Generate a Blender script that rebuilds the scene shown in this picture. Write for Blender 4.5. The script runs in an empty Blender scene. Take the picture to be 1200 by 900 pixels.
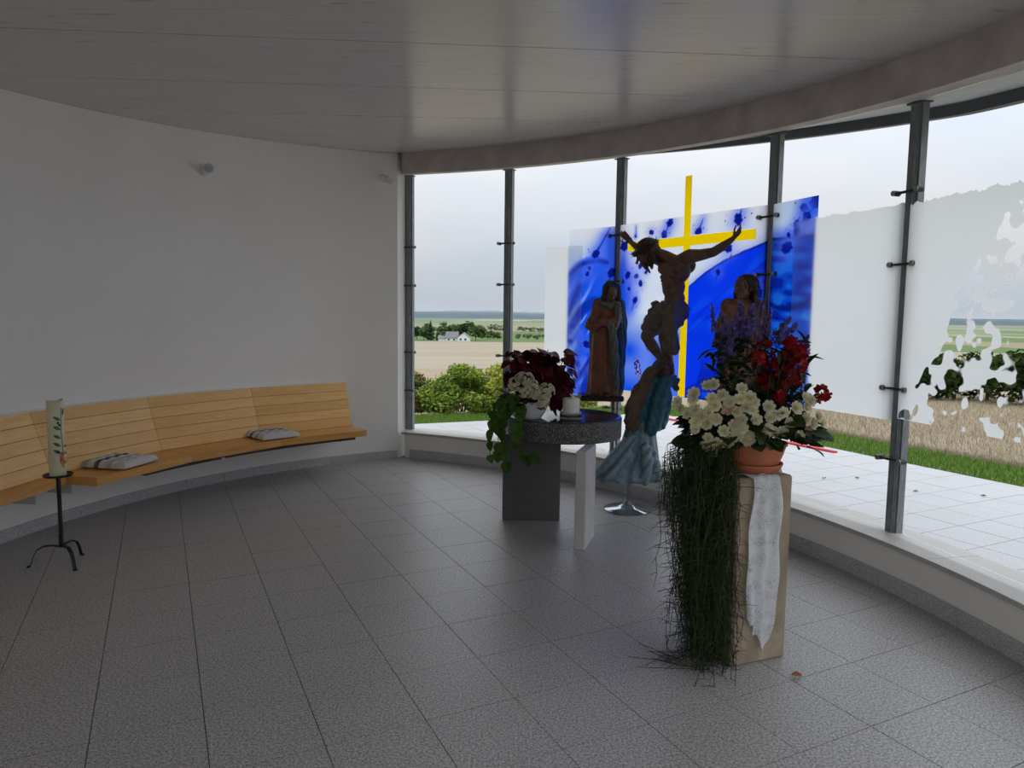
import bpy, bmesh, math, random
import numpy as np
from math import sin, cos, pi, radians as rad, atan2, hypot, sqrt
from mathutils import Vector, Matrix

# ------------------------------------------------------------ camera
SC = bpy.context.scene
COL = SC.collection
PITCH, ROLL, CAMH = rad(5.306), rad(.7237), 1.616
cam_d = bpy.data.cameras.new('camera'); cam_d.sensor_width = 36; cam_d.lens = 830 / 1200 * 36
cam_d.clip_start = .05; cam_d.clip_end = 30000
cam = bpy.data.objects.new('camera', cam_d); COL.objects.link(cam)
_R0, _U0, _F = Vector((1, 0, 0)), Vector((0, sin(PITCH), cos(PITCH))), Vector((0, cos(PITCH), -sin(PITCH)))
_R = _R0 * cos(ROLL) + _U0 * sin(ROLL); _U = -_R0 * sin(ROLL) + _U0 * cos(ROLL)
cam.matrix_world = Matrix(((_R.x, _U.x, -_F.x, 0), (_R.y, _U.y, -_F.y, 0), (_R.z, _U.z, -_F.z, CAMH), (0, 0, 0, 1)))
SC.camera = cam

# ------------------------------------------------------------ overcast sky
world = bpy.data.worlds.new('overcast_sky'); SC.world = world; world.use_nodes = True
wn, wl = world.node_tree.nodes, world.node_tree.links; wn.clear()
w_tc = wn.new('ShaderNodeTexCoord'); w_mp = wn.new('ShaderNodeMapping'); w_mp.inputs['Scale'].default_value = (1.0, 1.0, 2.6)
w_no = wn.new('ShaderNodeTexNoise'); w_no.inputs['Scale'].default_value = 2.1; w_no.inputs['Detail'].default_value = 5; w_no.inputs['Roughness'].default_value = .5
w_cr = wn.new('ShaderNodeValToRGB'); e = w_cr.color_ramp.elements
e[0].position = .33; e[0].color = (.81, .90, 1.03, 1); e[1].position = .62; e[1].color = (1.0, 1.01, 1.04, 1)
w_bg = wn.new('ShaderNodeBackground'); w_bg.inputs['Strength'].default_value = 1.0
w_out = wn.new('ShaderNodeOutputWorld')
wl.new(w_tc.outputs['Generated'], w_mp.inputs['Vector']); wl.new(w_mp.outputs[0], w_no.inputs['Vector'])
wl.new(w_no.outputs['Fac'], w_cr.inputs[0]); wl.new(w_cr.outputs[0], w_bg.inputs['Color']); wl.new(w_bg.outputs[0], w_out.inputs['Surface'])
# overcast gradient made steeper than CIE, its zenith raised to light the room
w_sx = wn.new('ShaderNodeSeparateXYZ'); wl.new(w_tc.outputs['Generated'], w_sx.inputs[0])
w_mr = wn.new('ShaderNodeMapRange'); w_mr.inputs[1].default_value = 0; w_mr.inputs[2].default_value = 1
SKY_Z = 1.75
w_mr.inputs[3].default_value = SKY_Z * .225; w_mr.inputs[4].default_value = SKY_Z
wl.new(w_sx.outputs['Z'], w_mr.inputs[0]); wl.new(w_mr.outputs[0], w_bg.inputs['Strength'])
world.cycles.sampling_method = 'AUTOMATIC'

SC.view_settings.view_transform = 'Standard'; SC.view_settings.look = 'None'
SC.view_settings.gamma = 1; SC.view_settings.use_curve_mapping = False
SC.view_settings.exposure = 0.47
SC.cycles.max_bounces = 10; SC.cycles.diffuse_bounces = 5; SC.cycles.glossy_bounces = 4
SC.cycles.transmission_bounces = 8; SC.cycles.transparent_max_bounces = 24; SC.cycles.volume_bounces = 0
SC.cycles.sample_clamp_indirect = 4.0
SC.cycles.use_denoising = True
random.seed(7); RNG = np.random.default_rng(7)

# ------------------------------------------------------------ materials
def srgb(r, g, b):
    f = lambda c: (c / 255 / 12.92) if c / 255 <= .04045 else ((c / 255 + .055) / 1.055) ** 2.4
    return (f(r), f(g), f(b), 1)

class NT:
    """small wrapper for building node materials"""
    def __init__(s, name):
        s.m = bpy.data.materials.new(name); s.m.use_nodes = True
        s.n, s.l = s.m.node_tree.nodes, s.m.node_tree.links; s.n.clear()
        s.out = s.n.new('ShaderNodeOutputMaterial')
    def add(s, t, **kw):
        nd = s.n.new(t)
        for k, v in kw.items(): setattr(nd, k, v)
        return nd
    def set(s, nd, **kw):
        for k, v in kw.items():
            k = k.replace('_', ' ')
            if hasattr(v, 'is_output'): s.l.new(v, nd.inputs[k])
            else: nd.inputs[k].default_value = v
        return nd
    def coord(s, kind='Object', scale=(1, 1, 1), rotz=0):
        tc = s.add('ShaderNodeTexCoord'); mp = s.add('ShaderNodeMapping')
        mp.inputs['Scale'].default_value = scale; mp.inputs['Rotation'].default_value = (0, 0, rotz)
        s.l.new(tc.outputs[kind], mp.inputs['Vector']); return mp.outputs[0]
    def world(s, scale=(1, 1, 1), rotz=0):
        g = s.add('ShaderNodeNewGeometry'); mp = s.add('ShaderNodeMapping')
        mp.inputs['Scale'].default_value = scale; mp.inputs['Rotation'].default_value = (0, 0, rotz)
        s.l.new(g.outputs['Position'], mp.inputs['Vector']); return mp.outputs[0]
    def noise(s, vec, scale, detail=4, rough=.55, dist=0):
        nd = s.add('ShaderNodeTexNoise'); s.set(nd, Vector=vec, Scale=scale, Detail=detail, Roughness=rough, Distortion=dist); return nd.outputs['Fac']
    def ramp(s, fac, *stops):
        cr = s.add('ShaderNodeValToRGB'); el = cr.color_ramp.elements
        while len(el) < len(stops): el.new(.5)
        for e_, (p, c) in zip(el, stops): e_.position = p; e_.color = c if len(c) == 4 else (*c, 1)
        s.l.new(fac, cr.inputs[0]); return cr.outputs[0]
    def mix(s, a, b, fac, mode='MIX'):
        nd = s.add('ShaderNodeMix', data_type='RGBA', blend_type=mode)
        for k, v in ((0, fac), (6, a), (7, b)):
            if hasattr(v, 'is_output'): s.l.new(v, nd.inputs[k])
            else: nd.inputs[k].default_value = v
        return nd.outputs[2]
    def bsdf(s, color, rough=.5, **kw):
        b = s.add('ShaderNodeBsdfPrincipled'); s.set(b, Base_Color=color, Roughness=rough, **kw)
        s.l.new(b.outputs[0], s.out.inputs[0]); s.b = b; return b
    def bump(s, h, strength=.3, dist=.01):
        nd = s.add('ShaderNodeBump'); s.set(nd, Height=h, Strength=strength, Distance=dist); s.l.new(nd.outputs[0], s.b.inputs['Normal'])

def simple(name, col, rough=.5, var=.12, scale=8, bump=0, bscale=60, **kw):
    t = NT(name); v = t.coord('Object')
    n = t.noise(v, scale)
    dark = tuple(c * (1 - var * 1.6) for c in col[:3]) + (1,); lite = tuple(min(1, c * (1 + var)) for c in col[:3]) + (1,)
    t.bsdf(t.ramp(n, (.3, dark), (.7, lite)), rough, **kw)
    if bump: t.bump(t.noise(v, bscale, 5), bump, .004)
    return t.m

def granite(name, base, contrast, rough, scale=170, spec=.5):
    t = NT(name); v = t.world()
    n = t.noise(v, scale, 3, .75); n2 = t.noise(v, 1.3, 3)
    lo = tuple(c * (1 - contrast) for c in base); hi = tuple(min(1, c * (1 + contrast)) for c in base)
    c = t.ramp(n, (.36, lo), (.5, base), (.62, hi))
    c = t.mix(c, (.86, .84, .82, 1), t.ramp(n2, (.4, (0, 0, 0)), (.75, (.5, .5, .5))), 'MULTIPLY')
    t.bsdf(c, rough, Specular_IOR_Level=spec)
    t.bump(n, .10, .002)
    return t.m

M = {}
M['floor_tile'] = granite('grey_granite_tile', (.37, .355, .345), .62, .38, scale=105, spec=.6)
M['grout'] = simple('dark_grout', (.07, .068, .065, 1), .9)
M['skirting'] = granite('grey_granite_skirting', (.50, .50, .51), .5, .4)
M['sill'] = granite('pale_granite_sill', (.50, .48, .45), .3, .5)
M['terrace'] = granite('pale_terrace_stone', (.455, .455, .46), .2, .55, scale=90)
M['terrace_joint'] = simple('terrace_joint', (.20, .19, .17, 1), .95)

def plaster():
    t = NT('white_plaster'); v = t.world()
    n = t.noise(v, 1.1, 4); c = t.ramp(n, (.3, (.87, .85, .805)), (.7, (.92, .90, .855)))
    t.bsdf(c, .85, Specular_IOR_Level=.2); t.bump(t.noise(v, 190, 4), .25, .003); return t.m
M['plaster'] = plaster()

def ceiling_wood():
    t = NT('whitewashed_ceiling_board'); v = t.world((.55, 13, 13), -rad(6.7)); v2 = t.world((1.6, 7, 7), -rad(6.7))
    n = t.noise(v, 3.2, 5, .6, .4); k = t.noise(v2, 3.0, 2, .5)
    c = t.ramp(n, (.25, (.50, .475, .445)), (.7, (.58, .555, .52)))
    c = t.mix(c, (.30, .235, .21, 1), t.ramp(k, (.66, (0, 0, 0)), (.76, (.55, .55, .55))))
    t.bsdf(c, .26, Specular_IOR_Level=.5); t.bump(n, .05, .002); return t.m
M['ceiling'] = ceiling_wood()
M['fascia'] = simple('pink_white_wood', (.56, .50, .47, 1), .55, .12, 5)
M['soffit'] = simple('grey_soffit_paint', (.62, .63, .62, 1), .6, .05)
M['zinc'] = simple('dark_zinc', (.10, .105, .115, 1), .45, .1, Metallic=.3)

def steel():
    t = NT('galvanised_steel'); v = t.world((6, 6, 1.2))
    n = t.noise(v, 9, 5, .65)
    t.bsdf(t.ramp(n, (.3, (.15, .17, .185)), (.72, (.30, .325, .34))), .45, Metallic=.35); return t.m
M['steel'] = steel()
M['chrome'] = simple('clamp_metal', (.42, .42, .42, 1), .3, .1, Metallic=.9)
M['rubber'] = simple('black_clamp_body', (.035, .035, .037, 1), .5)

def wood(name, c0, c1, rough=.42, sc=1.0, axis='x'):
    t = NT(name)
    v = t.coord('Object', {'x': (1.2, 14, 14), 'y': (14, 1.2, 14), 'z': (14, 14, 1.2)}[axis])
    oi = t.add('ShaderNodeObjectInfo')
    off = t.add('ShaderNodeVectorMath', operation='ADD'); t.l.new(v, off.inputs[0])
    sc_ = t.add('ShaderNodeVectorMath', operation='SCALE'); sc_.inputs[3].default_value = 37
    cmb = t.add('ShaderNodeCombineXYZ')
    for i in range(3): t.l.new(oi.outputs['Random'], cmb.inputs[i])
    t.l.new(cmb.outputs[0], sc_.inputs[0]); t.l.new(sc_.outputs[0], off.inputs[1])
    n = t.noise(off.outputs[0], 2.2 * sc, 6, .62, 1.2)
    c = t.ramp(n, (.28, c0), (.72, c1))
    hue = t.ramp(oi.outputs['Random'], (0, (.88, .86, .82)), (1, (1, 1, 1)))
    t.bsdf(t.mix(c, hue, 1.0, 'MULTIPLY'), rough, Specular_IOR_Level=.4); t.bump(n, .08, .002); return t.m
M['oak'] = wood('oiled_oak', (.88, .46, .135), (1.0, .66, .26))
M['oak_seat'] = wood('oiled_oak_seat', (.62, .29, .075), (.82, .43, .135), .3)

def glass():
    t = NT('clear_glass'); lw = t.add('ShaderNodeLayerWeight'); lw.inputs[0].default_value = .12
    tr = t.add('ShaderNodeBsdfTransparent'); tr.inputs[0].default_value = (.994, .998, .996, 1)
    gl = t.add('ShaderNodeBsdfGlossy'); gl.inputs['Roughness'].default_value = .01
    mx = t.add('ShaderNodeMixShader'); mul = t.add('ShaderNodeMath', operation='MULTIPLY'); mul.inputs[1].default_value = .55
    t.l.new(lw.outputs['Fresnel'], mul.inputs[0]); t.l.new(mul.outputs[0], mx.inputs[0])
    t.l.new(tr.outputs[0], mx.inputs[1]); t.l.new(gl.outputs[0], mx.inputs[2]); t.l.new(mx.outputs[0], t.out.inputs[0]); return t.m
M['glass'] = glass()

def film(name, col=None, attr=None, hole=False, trans=.06, gain=1.0):
    """translucent film stuck on glass: diffuse transmission + a little see-through; the scalar 'hole' attribute cuts it clear"""
    t = NT(name)
    tl = t.add('ShaderNodeBsdfTranslucent'); df = t.add('ShaderNodeBsdfDiffuse'); tr = t.add('ShaderNodeBsdfTransparent')
    if attr:
        a = t.add('ShaderNodeAttribute', attribute_name=attr); c = a.outputs['Color']
        t.l.new(c, tl.inputs[0]); t.l.new(c, tr.inputs[0]); t.l.new(c, df.inputs[0])
    else:
        tl.inputs[0].default_value = col; tr.inputs[0].default_value = col; df.inputs[0].default_value = col
    m1 = t.add('ShaderNodeMixShader'); m1.inputs[0].default_value = .10
    t.l.new(tl.outputs[0], m1.inputs[1]); t.l.new(df.outputs[0], m1.inputs[2])
    m2 = t.add('ShaderNodeMixShader'); m2.inputs[0].default_value = trans
    t.l.new(m1.outputs[0], m2.inputs[1]); t.l.new(tr.outputs[0], m2.inputs[2]); res = m2
    if hole:
        h = t.add('ShaderNodeAttribute', attribute_name='hole')
        mr = t.add('ShaderNodeMapRange'); mr.inputs[1].default_value = .47; mr.inputs[2].default_value = .53
        t.l.new(h.outputs['Fac'], mr.inputs[0])
        t2 = t.add('ShaderNodeBsdfTransparent'); m3 = t.add('ShaderNodeMixShader')
        t.l.new(mr.outputs[0], m3.inputs[0]); t.l.new(res.outputs[0], m3.inputs[1]); t.l.new(t2.outputs[0], m3.inputs[2]); res = m3
    t.l.new(res.outputs[0], t.out.inputs[0]); return t.m
M['frost'] = film('frosted_film', (.92, .94, .945, 1), hole=True, trans=.05)
M['art'] = film('blue_art_film', attr='art', hole=True, trans=.10)
M['yellow'] = film('yellow_film', (1.0, .70, .0, 1), trans=.12)

# ------------------------------------------------------------ mesh helpers
def link(o, parent=None):
    COL.objects.link(o)
    if parent: o.parent = parent
    return o
def mk(name, verts, faces, mat=None, parent=None, smooth=False, loc=None, auto=None):
    me = bpy.data.meshes.new(name); me.from_pydata([tuple(v) for v in verts], [], faces); me.update()
    if mat: me.materials.append(M[mat] if isinstance(mat, str) else mat)
    if smooth: me.shade_smooth()
    if auto is not None and smooth: me.set_sharp_from_angle(angle=rad(auto))
    o = bpy.data.objects.new(name, me); link(o, parent)
    if loc: o.location = loc
    return o
class MB:
    """collects shapes into one mesh"""
    def __init__(s): s.v = []; s.f = []
    def add(s, v, f):
        k = len(s.v); s.v += [tuple(p) for p in v]; s.f += [tuple(i + k for i in q) for q in f]; return s
    def box(s, c, d, rotz=0, rx=0, ry=0):
        m = Matrix.Rotation(rotz, 3, 'Z') @ Matrix.Rotation(ry, 3, 'Y') @ Matrix.Rotation(rx, 3, 'X')
        V = [Vector(c) + m @ Vector((x * d[0] / 2, y * d[1] / 2, z * d[2] / 2)) for x in (-1, 1) for y in (-1, 1) for z in (-1, 1)]
        return s.add(V, [(0, 1, 3, 2), (4, 6, 7, 5), (0, 4, 5, 1), (2, 3, 7, 6), (0, 2, 6, 4), (1, 5, 7, 3)])
    def bevbox(s, c, d, b=.004, rotz=0):
        bm = bmesh.new(); bmesh.ops.create_cube(bm, size=1)
        for v in bm.verts: v.co = Vector((v.co.x * d[0], v.co.y * d[1], v.co.z * d[2]))
        bmesh.ops.bevel(bm, geom=bm.edges[:], offset=b, segments=1, affect='EDGES', clamp_overlap=True)
        m = Matrix.Rotation(rotz, 3, 'Z'); bm.verts.index_update()
        s.add([Vector(c) + m @ v.co for v in bm.verts], [[v.index for v in f.verts] for f in bm.faces]); bm.free(); return s
    def prism(s, poly, z0, z1, zt=None):
        """vertical prism over a CCW polygon; z0/z1 numbers or functions of (x, y)"""
        g = lambda z, p: z(p[0], p[1]) if callable(z) else z
        n = len(poly); V = [(p[0], p[1], g(z0, p)) for p in poly] + [(p[0], p[1], g(z1, p)) for p in poly]
        F = [tuple(range(n - 1, -1, -1)), tuple(range(n, 2 * n))] + [(i, (i + 1) % n, n + (i + 1) % n, n + i) for i in range(n)]
        return s.add(V, F)
    def arcband(s, C, r0, r1, a0, a1, z0, z1, n):
        """curved solid between two radii; a0<a1 in degrees; z functions allowed"""
        g = lambda z, x, y: z(x, y) if callable(z) else z
        V = []
        for i in range(n + 1):
            a = rad(a0 + (a1 - a0) * i / n)
            for r in (r0, r1):
                x, y = C[0] + r * cos(a), C[1] + r * sin(a)
                V += [(x, y, g(z0, x, y)), (x, y, g(z1, x, y))]
        F = []
        for i in range(n):
            k = 4 * i
            F += [(k, k + 1, k + 5, k + 4), (k + 2, k + 6, k + 7, k + 3), (k + 1, k + 3, k + 7, k + 5), (k, k + 4, k + 6, k + 2)]
        k = 4 * n; F += [(0, 2, 3, 1), (k, k + 1, k + 3, k + 2)]
        return s.add(V, F)
    def tube(s, pts, rs, n=8, cap=True):
        pts = [Vector(p) for p in pts]
        if not hasattr(rs, '__len__'): rs = [rs] * len(pts)
        up = None; k0 = len(s.v); V = []
        for i, p in enumerate(pts):
            d = (pts[min(i + 1, len(pts) - 1)] - pts[max(i - 1, 0)]); d = d.normalized() if d.length > 1e-9 else Vector((0, 0, 1))
            if up is None: up = d.orthogonal().normalized()
            up = (up - d * up.dot(d)); up = up.normalized() if up.length > 1e-6 else d.orthogonal().normalized()
            sd = d.cross(up)
            V += [p + (up * cos(2 * pi * j / n) + sd * sin(2 * pi * j / n)) * rs[i] for j in range(n)]
        F = [(i * n + j, i * n + (j + 1) % n, (i + 1) * n + (j + 1) % n, (i + 1) * n + j) for i in range(len(pts) - 1) for j in range(n)]
        if cap: F += [tuple(range(n - 1, -1, -1)), tuple((len(pts) - 1) * n + j for j in range(n))]
        return s.add(V, F)
    def lathe(s, prof, c=(0, 0, 0), n=32, f=None):
        """profile of (r, z) turned about a vertical axis"""
        V = [(c[0] + r * cos(2 * pi * j / n), c[1] + r * sin(2 * pi * j / n), c[2] + z) for r, z in prof for j in range(n)]
        F = [(i * n + j, i * n + (j + 1) % n, (i + 1) * n + (j + 1) % n, (i + 1) * n + j) for i in range(len(prof) - 1) for j in range(n)]
        if prof[0][0] > 1e-6: F.append(tuple(range(n - 1, -1, -1)))
        if prof[-1][0] > 1e-6: F.append(tuple((len(prof) - 1) * n + j for j in range(n)))
        return s.add(V, F)
    def ell(s, c, r, R=None, nu=12, nv=8):
        R = R or Matrix.Identity(3); V = []; F = []
        for i in range(nv + 1):
            th = pi * i / nv
            for j in range(nu):
                ph = 2 * pi * j / nu
                V.append(Vector(c) + R @ Vector((r[0] * sin(th) * cos(ph), r[1] * sin(th) * sin(ph), r[2] * cos(th))))
        F = [(i * nu + j, (i + 1) * nu + j, (i + 1) * nu + (j + 1) % nu, i * nu + (j + 1) % nu) for i in range(nv) for j in range(nu)]
        return s.add(V, F)
    def cap(s, a, b, ra, rb, n=10):
        a, b = Vector(a), Vector(b); s.ell(a, (ra,) * 3, nu=n, nv=6); s.ell(b, (rb,) * 3, nu=n, nv=6); return s.tube([a, b], [ra, rb], n)
    def build(s, name, mat, parent=None, smooth=False, loc=None, auto=35):
        return mk(name, s.v, s.f, mat, parent, smooth, loc, auto if smooth else None)

def structure(o): o['kind'] = 'structure'; return o
def tag(o, label, cat, group=None):
    o['label'] = label; o['category'] = cat
    if group: o['group'] = group
    return o
def thing(name, label, cat, loc=(0, 0, 0), rotz=0, group=None):
    o = bpy.data.objects.new(name, None); o.empty_display_size = .1; link(o); o.location = loc; o.rotation_euler = (0, 0, rotz)
    return tag(o, label, cat, group)
def clip(poly, planes):
    """Sutherland-Hodgman against half planes (nx, ny, d): keep nx*x+ny*y<=d"""
    for nx, ny, d in planes:
        out = []
        for i in range(len(poly)):
            a, b = poly[i - 1], poly[i]; da, db = nx * a[0] + ny * a[1] - d, nx * b[0] + ny * b[1] - d
            if (da <= 0) != (db <= 0):
                t = da / (da - db); out.append((a[0] + t * (b[0] - a[0]), a[1] + t * (b[1] - a[1])))
            if db <= 0: out.append(b)
        poly = out
        if len(poly) < 3: return []
    return poly
def area(p): return .5 * sum(p[i - 1][0] * p[i][1] - p[i][0] * p[i - 1][1] for i in range(len(p)))
def poly_planes(P):
    r = []
    for i in range(len(P)):
        a, b = P[i - 1], P[i]; nx, ny = b[1] - a[1], a[0] - b[0]; l = hypot(nx, ny)
        if l > 1e-9: r.append((nx / l, ny / l, (nx * a[0] + ny * a[1]) / l))
    return r

# ------------------------------------------------------------ the room shell (plan = lens of two arcs)
CL, RL = (.6613, 4.2661), 4.27          # plastered wall with the bench
CR, RR = (-3.2053, 2.7379), 5.69        # glazed wall on its plinth
zc = lambda x, y: 2.763 + .0099 * x + .0825 * y       # sloping ceiling
zfb = lambda x, y: zc(x, y) - .225                    # bottom of the fascia beam
P_ = lambda C, r, a: (C[0] + r * cos(rad(a)), C[1] + r * sin(rad(a)))
A_COR, A_TIP = 117.4, 286.0
ROOM = [P_(CL, RL - .005, A_COR + (A_TIP - A_COR) * i / 60) for i in range(61)] + [P_(CR, RR, -26.8 + (69.2 + 26.8) * i / 36) for i in range(1, 37)]
if area(ROOM) < 0: ROOM.reverse()
ROOM_PL = poly_planes(ROOM)

# floor: granite tiles laid on a diagonal grid
fl = structure(MB().prism(ROOM, -.12, -.006).build('floor', 'grout'))
TS, TH, TO = .4, rad(26.488), (-1.5804, 2.5345)
tx, ty = (cos(TH), sin(TH)), (-sin(TH), cos(TH))
def tile_quad(i, j, org, ts, gap, tx=tx, ty=ty):
    g = gap / 2
    return [(org[0] + tx[0] * a + ty[0] * b, org[1] + tx[1] * a + ty[1] * b) for a, b in
            ((i * ts + g, j * ts + g), ((i + 1) * ts - g, j * ts + g), ((i + 1) * ts - g, (j + 1) * ts - g), (i * ts + g, (j + 1) * ts - g))]
def slab_mesh(name, poly, z0, z1, mat, bev=0):
    mb = MB(); mb.prism(poly, z0, z1)
    me = bpy.data.meshes.new(name); me.from_pydata(mb.v, [], mb.f); me.update(); me.materials.append(M[mat]); return me
full = {}
def lay_tiles(parent, planes, org, ts, gap, z0, z1, mat, rng, keep, name='tile'):
    h = ts / 2
    for i in range(*rng[0]):
        for j in range(*rng[1]):
            q = tile_quad(i, j, org, ts, gap); c = (sum(p[0] for p in q) / 4, sum(p[1] for p in q) / 4)
            if not keep(c): continue
            r = clip(q, planes(c) if callable(planes) else planes)
            if len(r) < 3 or abs(area(r)) < .0015: continue
            if abs(abs(area(r)) - (ts - gap) ** 2) < 1e-6:
                if mat not in full:
                    full[mat] = slab_mesh('full_' + name, [(p[0] - c[0], p[1] - c[1]) for p in q], z0, z1, mat)
                o = bpy.data.objects.new(name, full[mat])
            else:
                o = bpy.data.objects.new(name, slab_mesh('cut_' + name, [(p[0] - c[0], p[1] - c[1]) for p in r], z0, z1, mat))
            link(o, parent); o.location = (c[0], c[1], random.uniform(-.0006, .0006))
lay_tiles(fl, ROOM_PL, TO, TS, .0035, -.012, 0, 'floor_tile', ((-14, 16), (-14, 20)), lambda c: True)

# plastered wall: curved, with a doorway where the photographer stands
def wall_piece(name, a0, a1, n, end=None):
    inner = [P_(CL, RL, a0 + (a1 - a0) * i / n) for i in range(n + 1)]
    outer = [P_(CL, RL + .27, a1 + (a0 - a1) * i / n) for i in range(n + 1)]
    if end: outer = outer[:-1] + end
    poly = inner + outer
    if area(poly) < 0: poly.reverse()
    # strip of quads instead of one concave n-gon
    mb = MB(); out = list(reversed(outer)) if not end else None
    if end:
        o2 = [P_(CL, RL + .27, a0 + (a1 - a0) * i / n) for i in range(n + 1)]; o2[0] = end[0]
    else: o2 = [P_(CL, RL + .27, a0 + (a1 - a0) * i / n) for i in range(n + 1)]
    V = []
    for p, q in zip(inner, o2): V += [(p[0], p[1], -.05), (p[0], p[1], zc(*p) + .02), (q[0], q[1], -.05), (q[0], q[1], zc(*q) + .02)]
    F = []
    for i in range(n):
        k = 4 * i; F += [(k, k + 4, k + 5, k + 1), (k + 2, k + 3, k + 7, k + 6), (k + 1, k + 5, k + 7, k + 3), (k, k + 2, k + 6, k + 4)]
    k = 4 * n; F += [(0, 1, 3, 2), (k, k + 2, k + 3, k + 1)]
    mb.add(V, F); return structure(mb.build(name, 'plaster', smooth=True, auto=25))
wall_piece('wall_left', A_COR, 245, 63, end=[(-1.205, 8.36)])
wall_piece('wall_back', 276, 286.5, 6)

def stones(parent, C, r0, r1, a0, a1, z0, z1, length, mat, name):
    """curved course of separate stones with hairline joints"""
    n = max(1, round(rad(a1 - a0) * r0 / length)); d = (a1 - a0) / n; g = math.degrees(.004 / r0)
    for i in range(n):
        MB().arcband(C, min(r0, r1), max(r0, r1), a0 + d * i + g / 2, a0 + d * (i + 1) - g / 2, z0, z1, max(2, int(d / 1.2))).build(name, mat, parent)
def set_root(name):
    o = bpy.data.objects.new(name, None); link(o); return structure(o)
bl = set_root('baseboard_left'); stones(bl, CL, RL - .016, RL - .001, A_COR + .1, 244.8, 0, .088, .40, 'skirting', 'skirting_stone')
br = set_root('baseboard_right'); stones(br, CR, RR - .016, RR - .001, -26.5, 69.0, 0, .10, .60, 'skirting', 'skirting_stone')
structure(MB().arcband(CR, RR, RR + .30, -27.4, 69.7, -.05, .272, 60).build('wall_right', 'plaster', smooth=True, auto=30))
sl = set_root('trim_1'); stones(sl, CR, RR - .035, RR + .315, -27.4, 69.9, .272, .30, .95, 'sill', 'sill_slab')

# fascia beam, soffit, zinc eaves edge
structure(MB().arcband(CR, 5.62, 5.74, -28, 69.6, zfb, lambda x, y: zc(x, y) + .01, 70).build('trim_2', 'fascia', smooth=True, auto=30))
zrail = lambda x, y: zfb(x, y) - .055 + .18 * max(0, min(1, (y - 4.4) / 3.6))      # the eaves edge is level-ish while the ceiling climbs
structure(MB().arcband(CR, 5.74, 6.12, -28, 70.5, lambda x, y: zfb(x, y) + .012 + max(0, hypot(x - CR[0], y - CR[1]) - 5.75) / .37 * max(0, zrail(x, y) - zfb(x, y) + .06),
          lambda x, y: zc(x, y) + .03, 70).build('trim_3', 'soffit', smooth=True, auto=30))
structure(MB().arcband(CR, 6.12, 6.19, -28, 71, zrail, lambda x, y: zc(x, y) + .3, 70).build('trim_4', 'zinc', smooth=True, auto=30))

# ceiling: roof slab with wide boards below it
CEIL = [P_(CL, RL + .26, A_COR + (A_TIP - A_COR) * i / 50) for i in range(51)] + [P_(CR, 6.13, -27 + 96 * i / 36) for i in range(1, 37)]
if area(CEIL) < 0: CEIL.reverse()
ce = structure(MB().prism(CEIL, lambda x, y: zc(x, y) + .03, lambda x, y: zc(x, y) + .28).build('ceiling', 'grout'))
CIN = [P_(CL, RL - .002, A_COR + (A_TIP - A_COR) * i / 60) for i in range(61)] + [P_(CR, 5.622, -26 + 95 * i / 36) for i in range(1, 36)]
if area(CIN) < 0: CIN.reverse()
bx, by = (cos(rad(6.7)), sin(rad(6.7))), (-sin(rad(6.7)), cos(rad(6.7)))
off0 = 4.03 * by[1]
for k in range(-5, 6):
    b0, b1 = off0 + k * 1.02 + .0045, off0 + (k + 1) * 1.02 - .0045
    r = clip(CIN, [(-by[0], -by[1], -b0), (by[0], by[1], b1)])
    if len(r) > 2 and abs(area(r)) > .02:
        MB().prism(r, zc, lambda x, y: zc(x, y) + .028).build('ceiling_board', 'ceiling', ce)

# ------------------------------------------------------------ steel posts and glazing
PA = [70.0, 57.54, 44.13, 28.02, 16.36, 3.6, -9.2, -22.0]
PR = 5.87
CLZ = [2.41, 1.975, 1.21, .765]
where = ['against the plastered wall end', 'second from the plaster wall, before the field view', 'behind the standing robed figure at the blue art',
         'at the right end of the yellow cross', 'between plain frosted pane and speckled pane', 'at the far side of the speckled pane',
         'beyond the speckled pane, second past it', 'last before the entrance wall']
def post(a, lab):
    x, y = P_(CR, PR, a); ra = rad(a)
    t = thing('steel_post', 'galvanised steel window post ' + lab, 'post', (x, y, .30), ra, 'window posts')
    h = zfb(x, y) + .012 - .30                       # local x = outward, local y = along the glass
    mb = MB(); mb.box((0, 0, h / 2), (.06, .062, h)); mb.build('post_body', 'steel', t)
    MB().box((-.034, 0, h / 2), (.008, .05, h)).build('cover_strip', 'steel', t)
    for s in (-1, 1): MB().box((.006, s * .0385, h / 2), (.048, .015, h)).build('side_flange', 'steel', t)
    MB().box((.0, 0, h - .004), (.085, .115, .008)).build('head_plate', 'zinc', t)
    for z in CLZ:
        c = MB()
        c.tube([(-.052, -.092, z - .3), (-.052, .092, z - .3)], .009, 8)
        o = c.build('glass_clamp', 'rubber', t)
        for s in (-1, 1):
            MB().tube([(-.030, s * .085, z - .3), (-.074, s * .085, z - .3)], .017, 12).build('clamp_bolt', 'rubber', o)
            MB().tube([(-.074, s * .085, z - .3), (-.079, s * .085, z - .3)], .0165, 12).build('bolt_cap', 'chrome', o)
    return t
for a, w in zip(PA, where): post(a, w)

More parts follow.
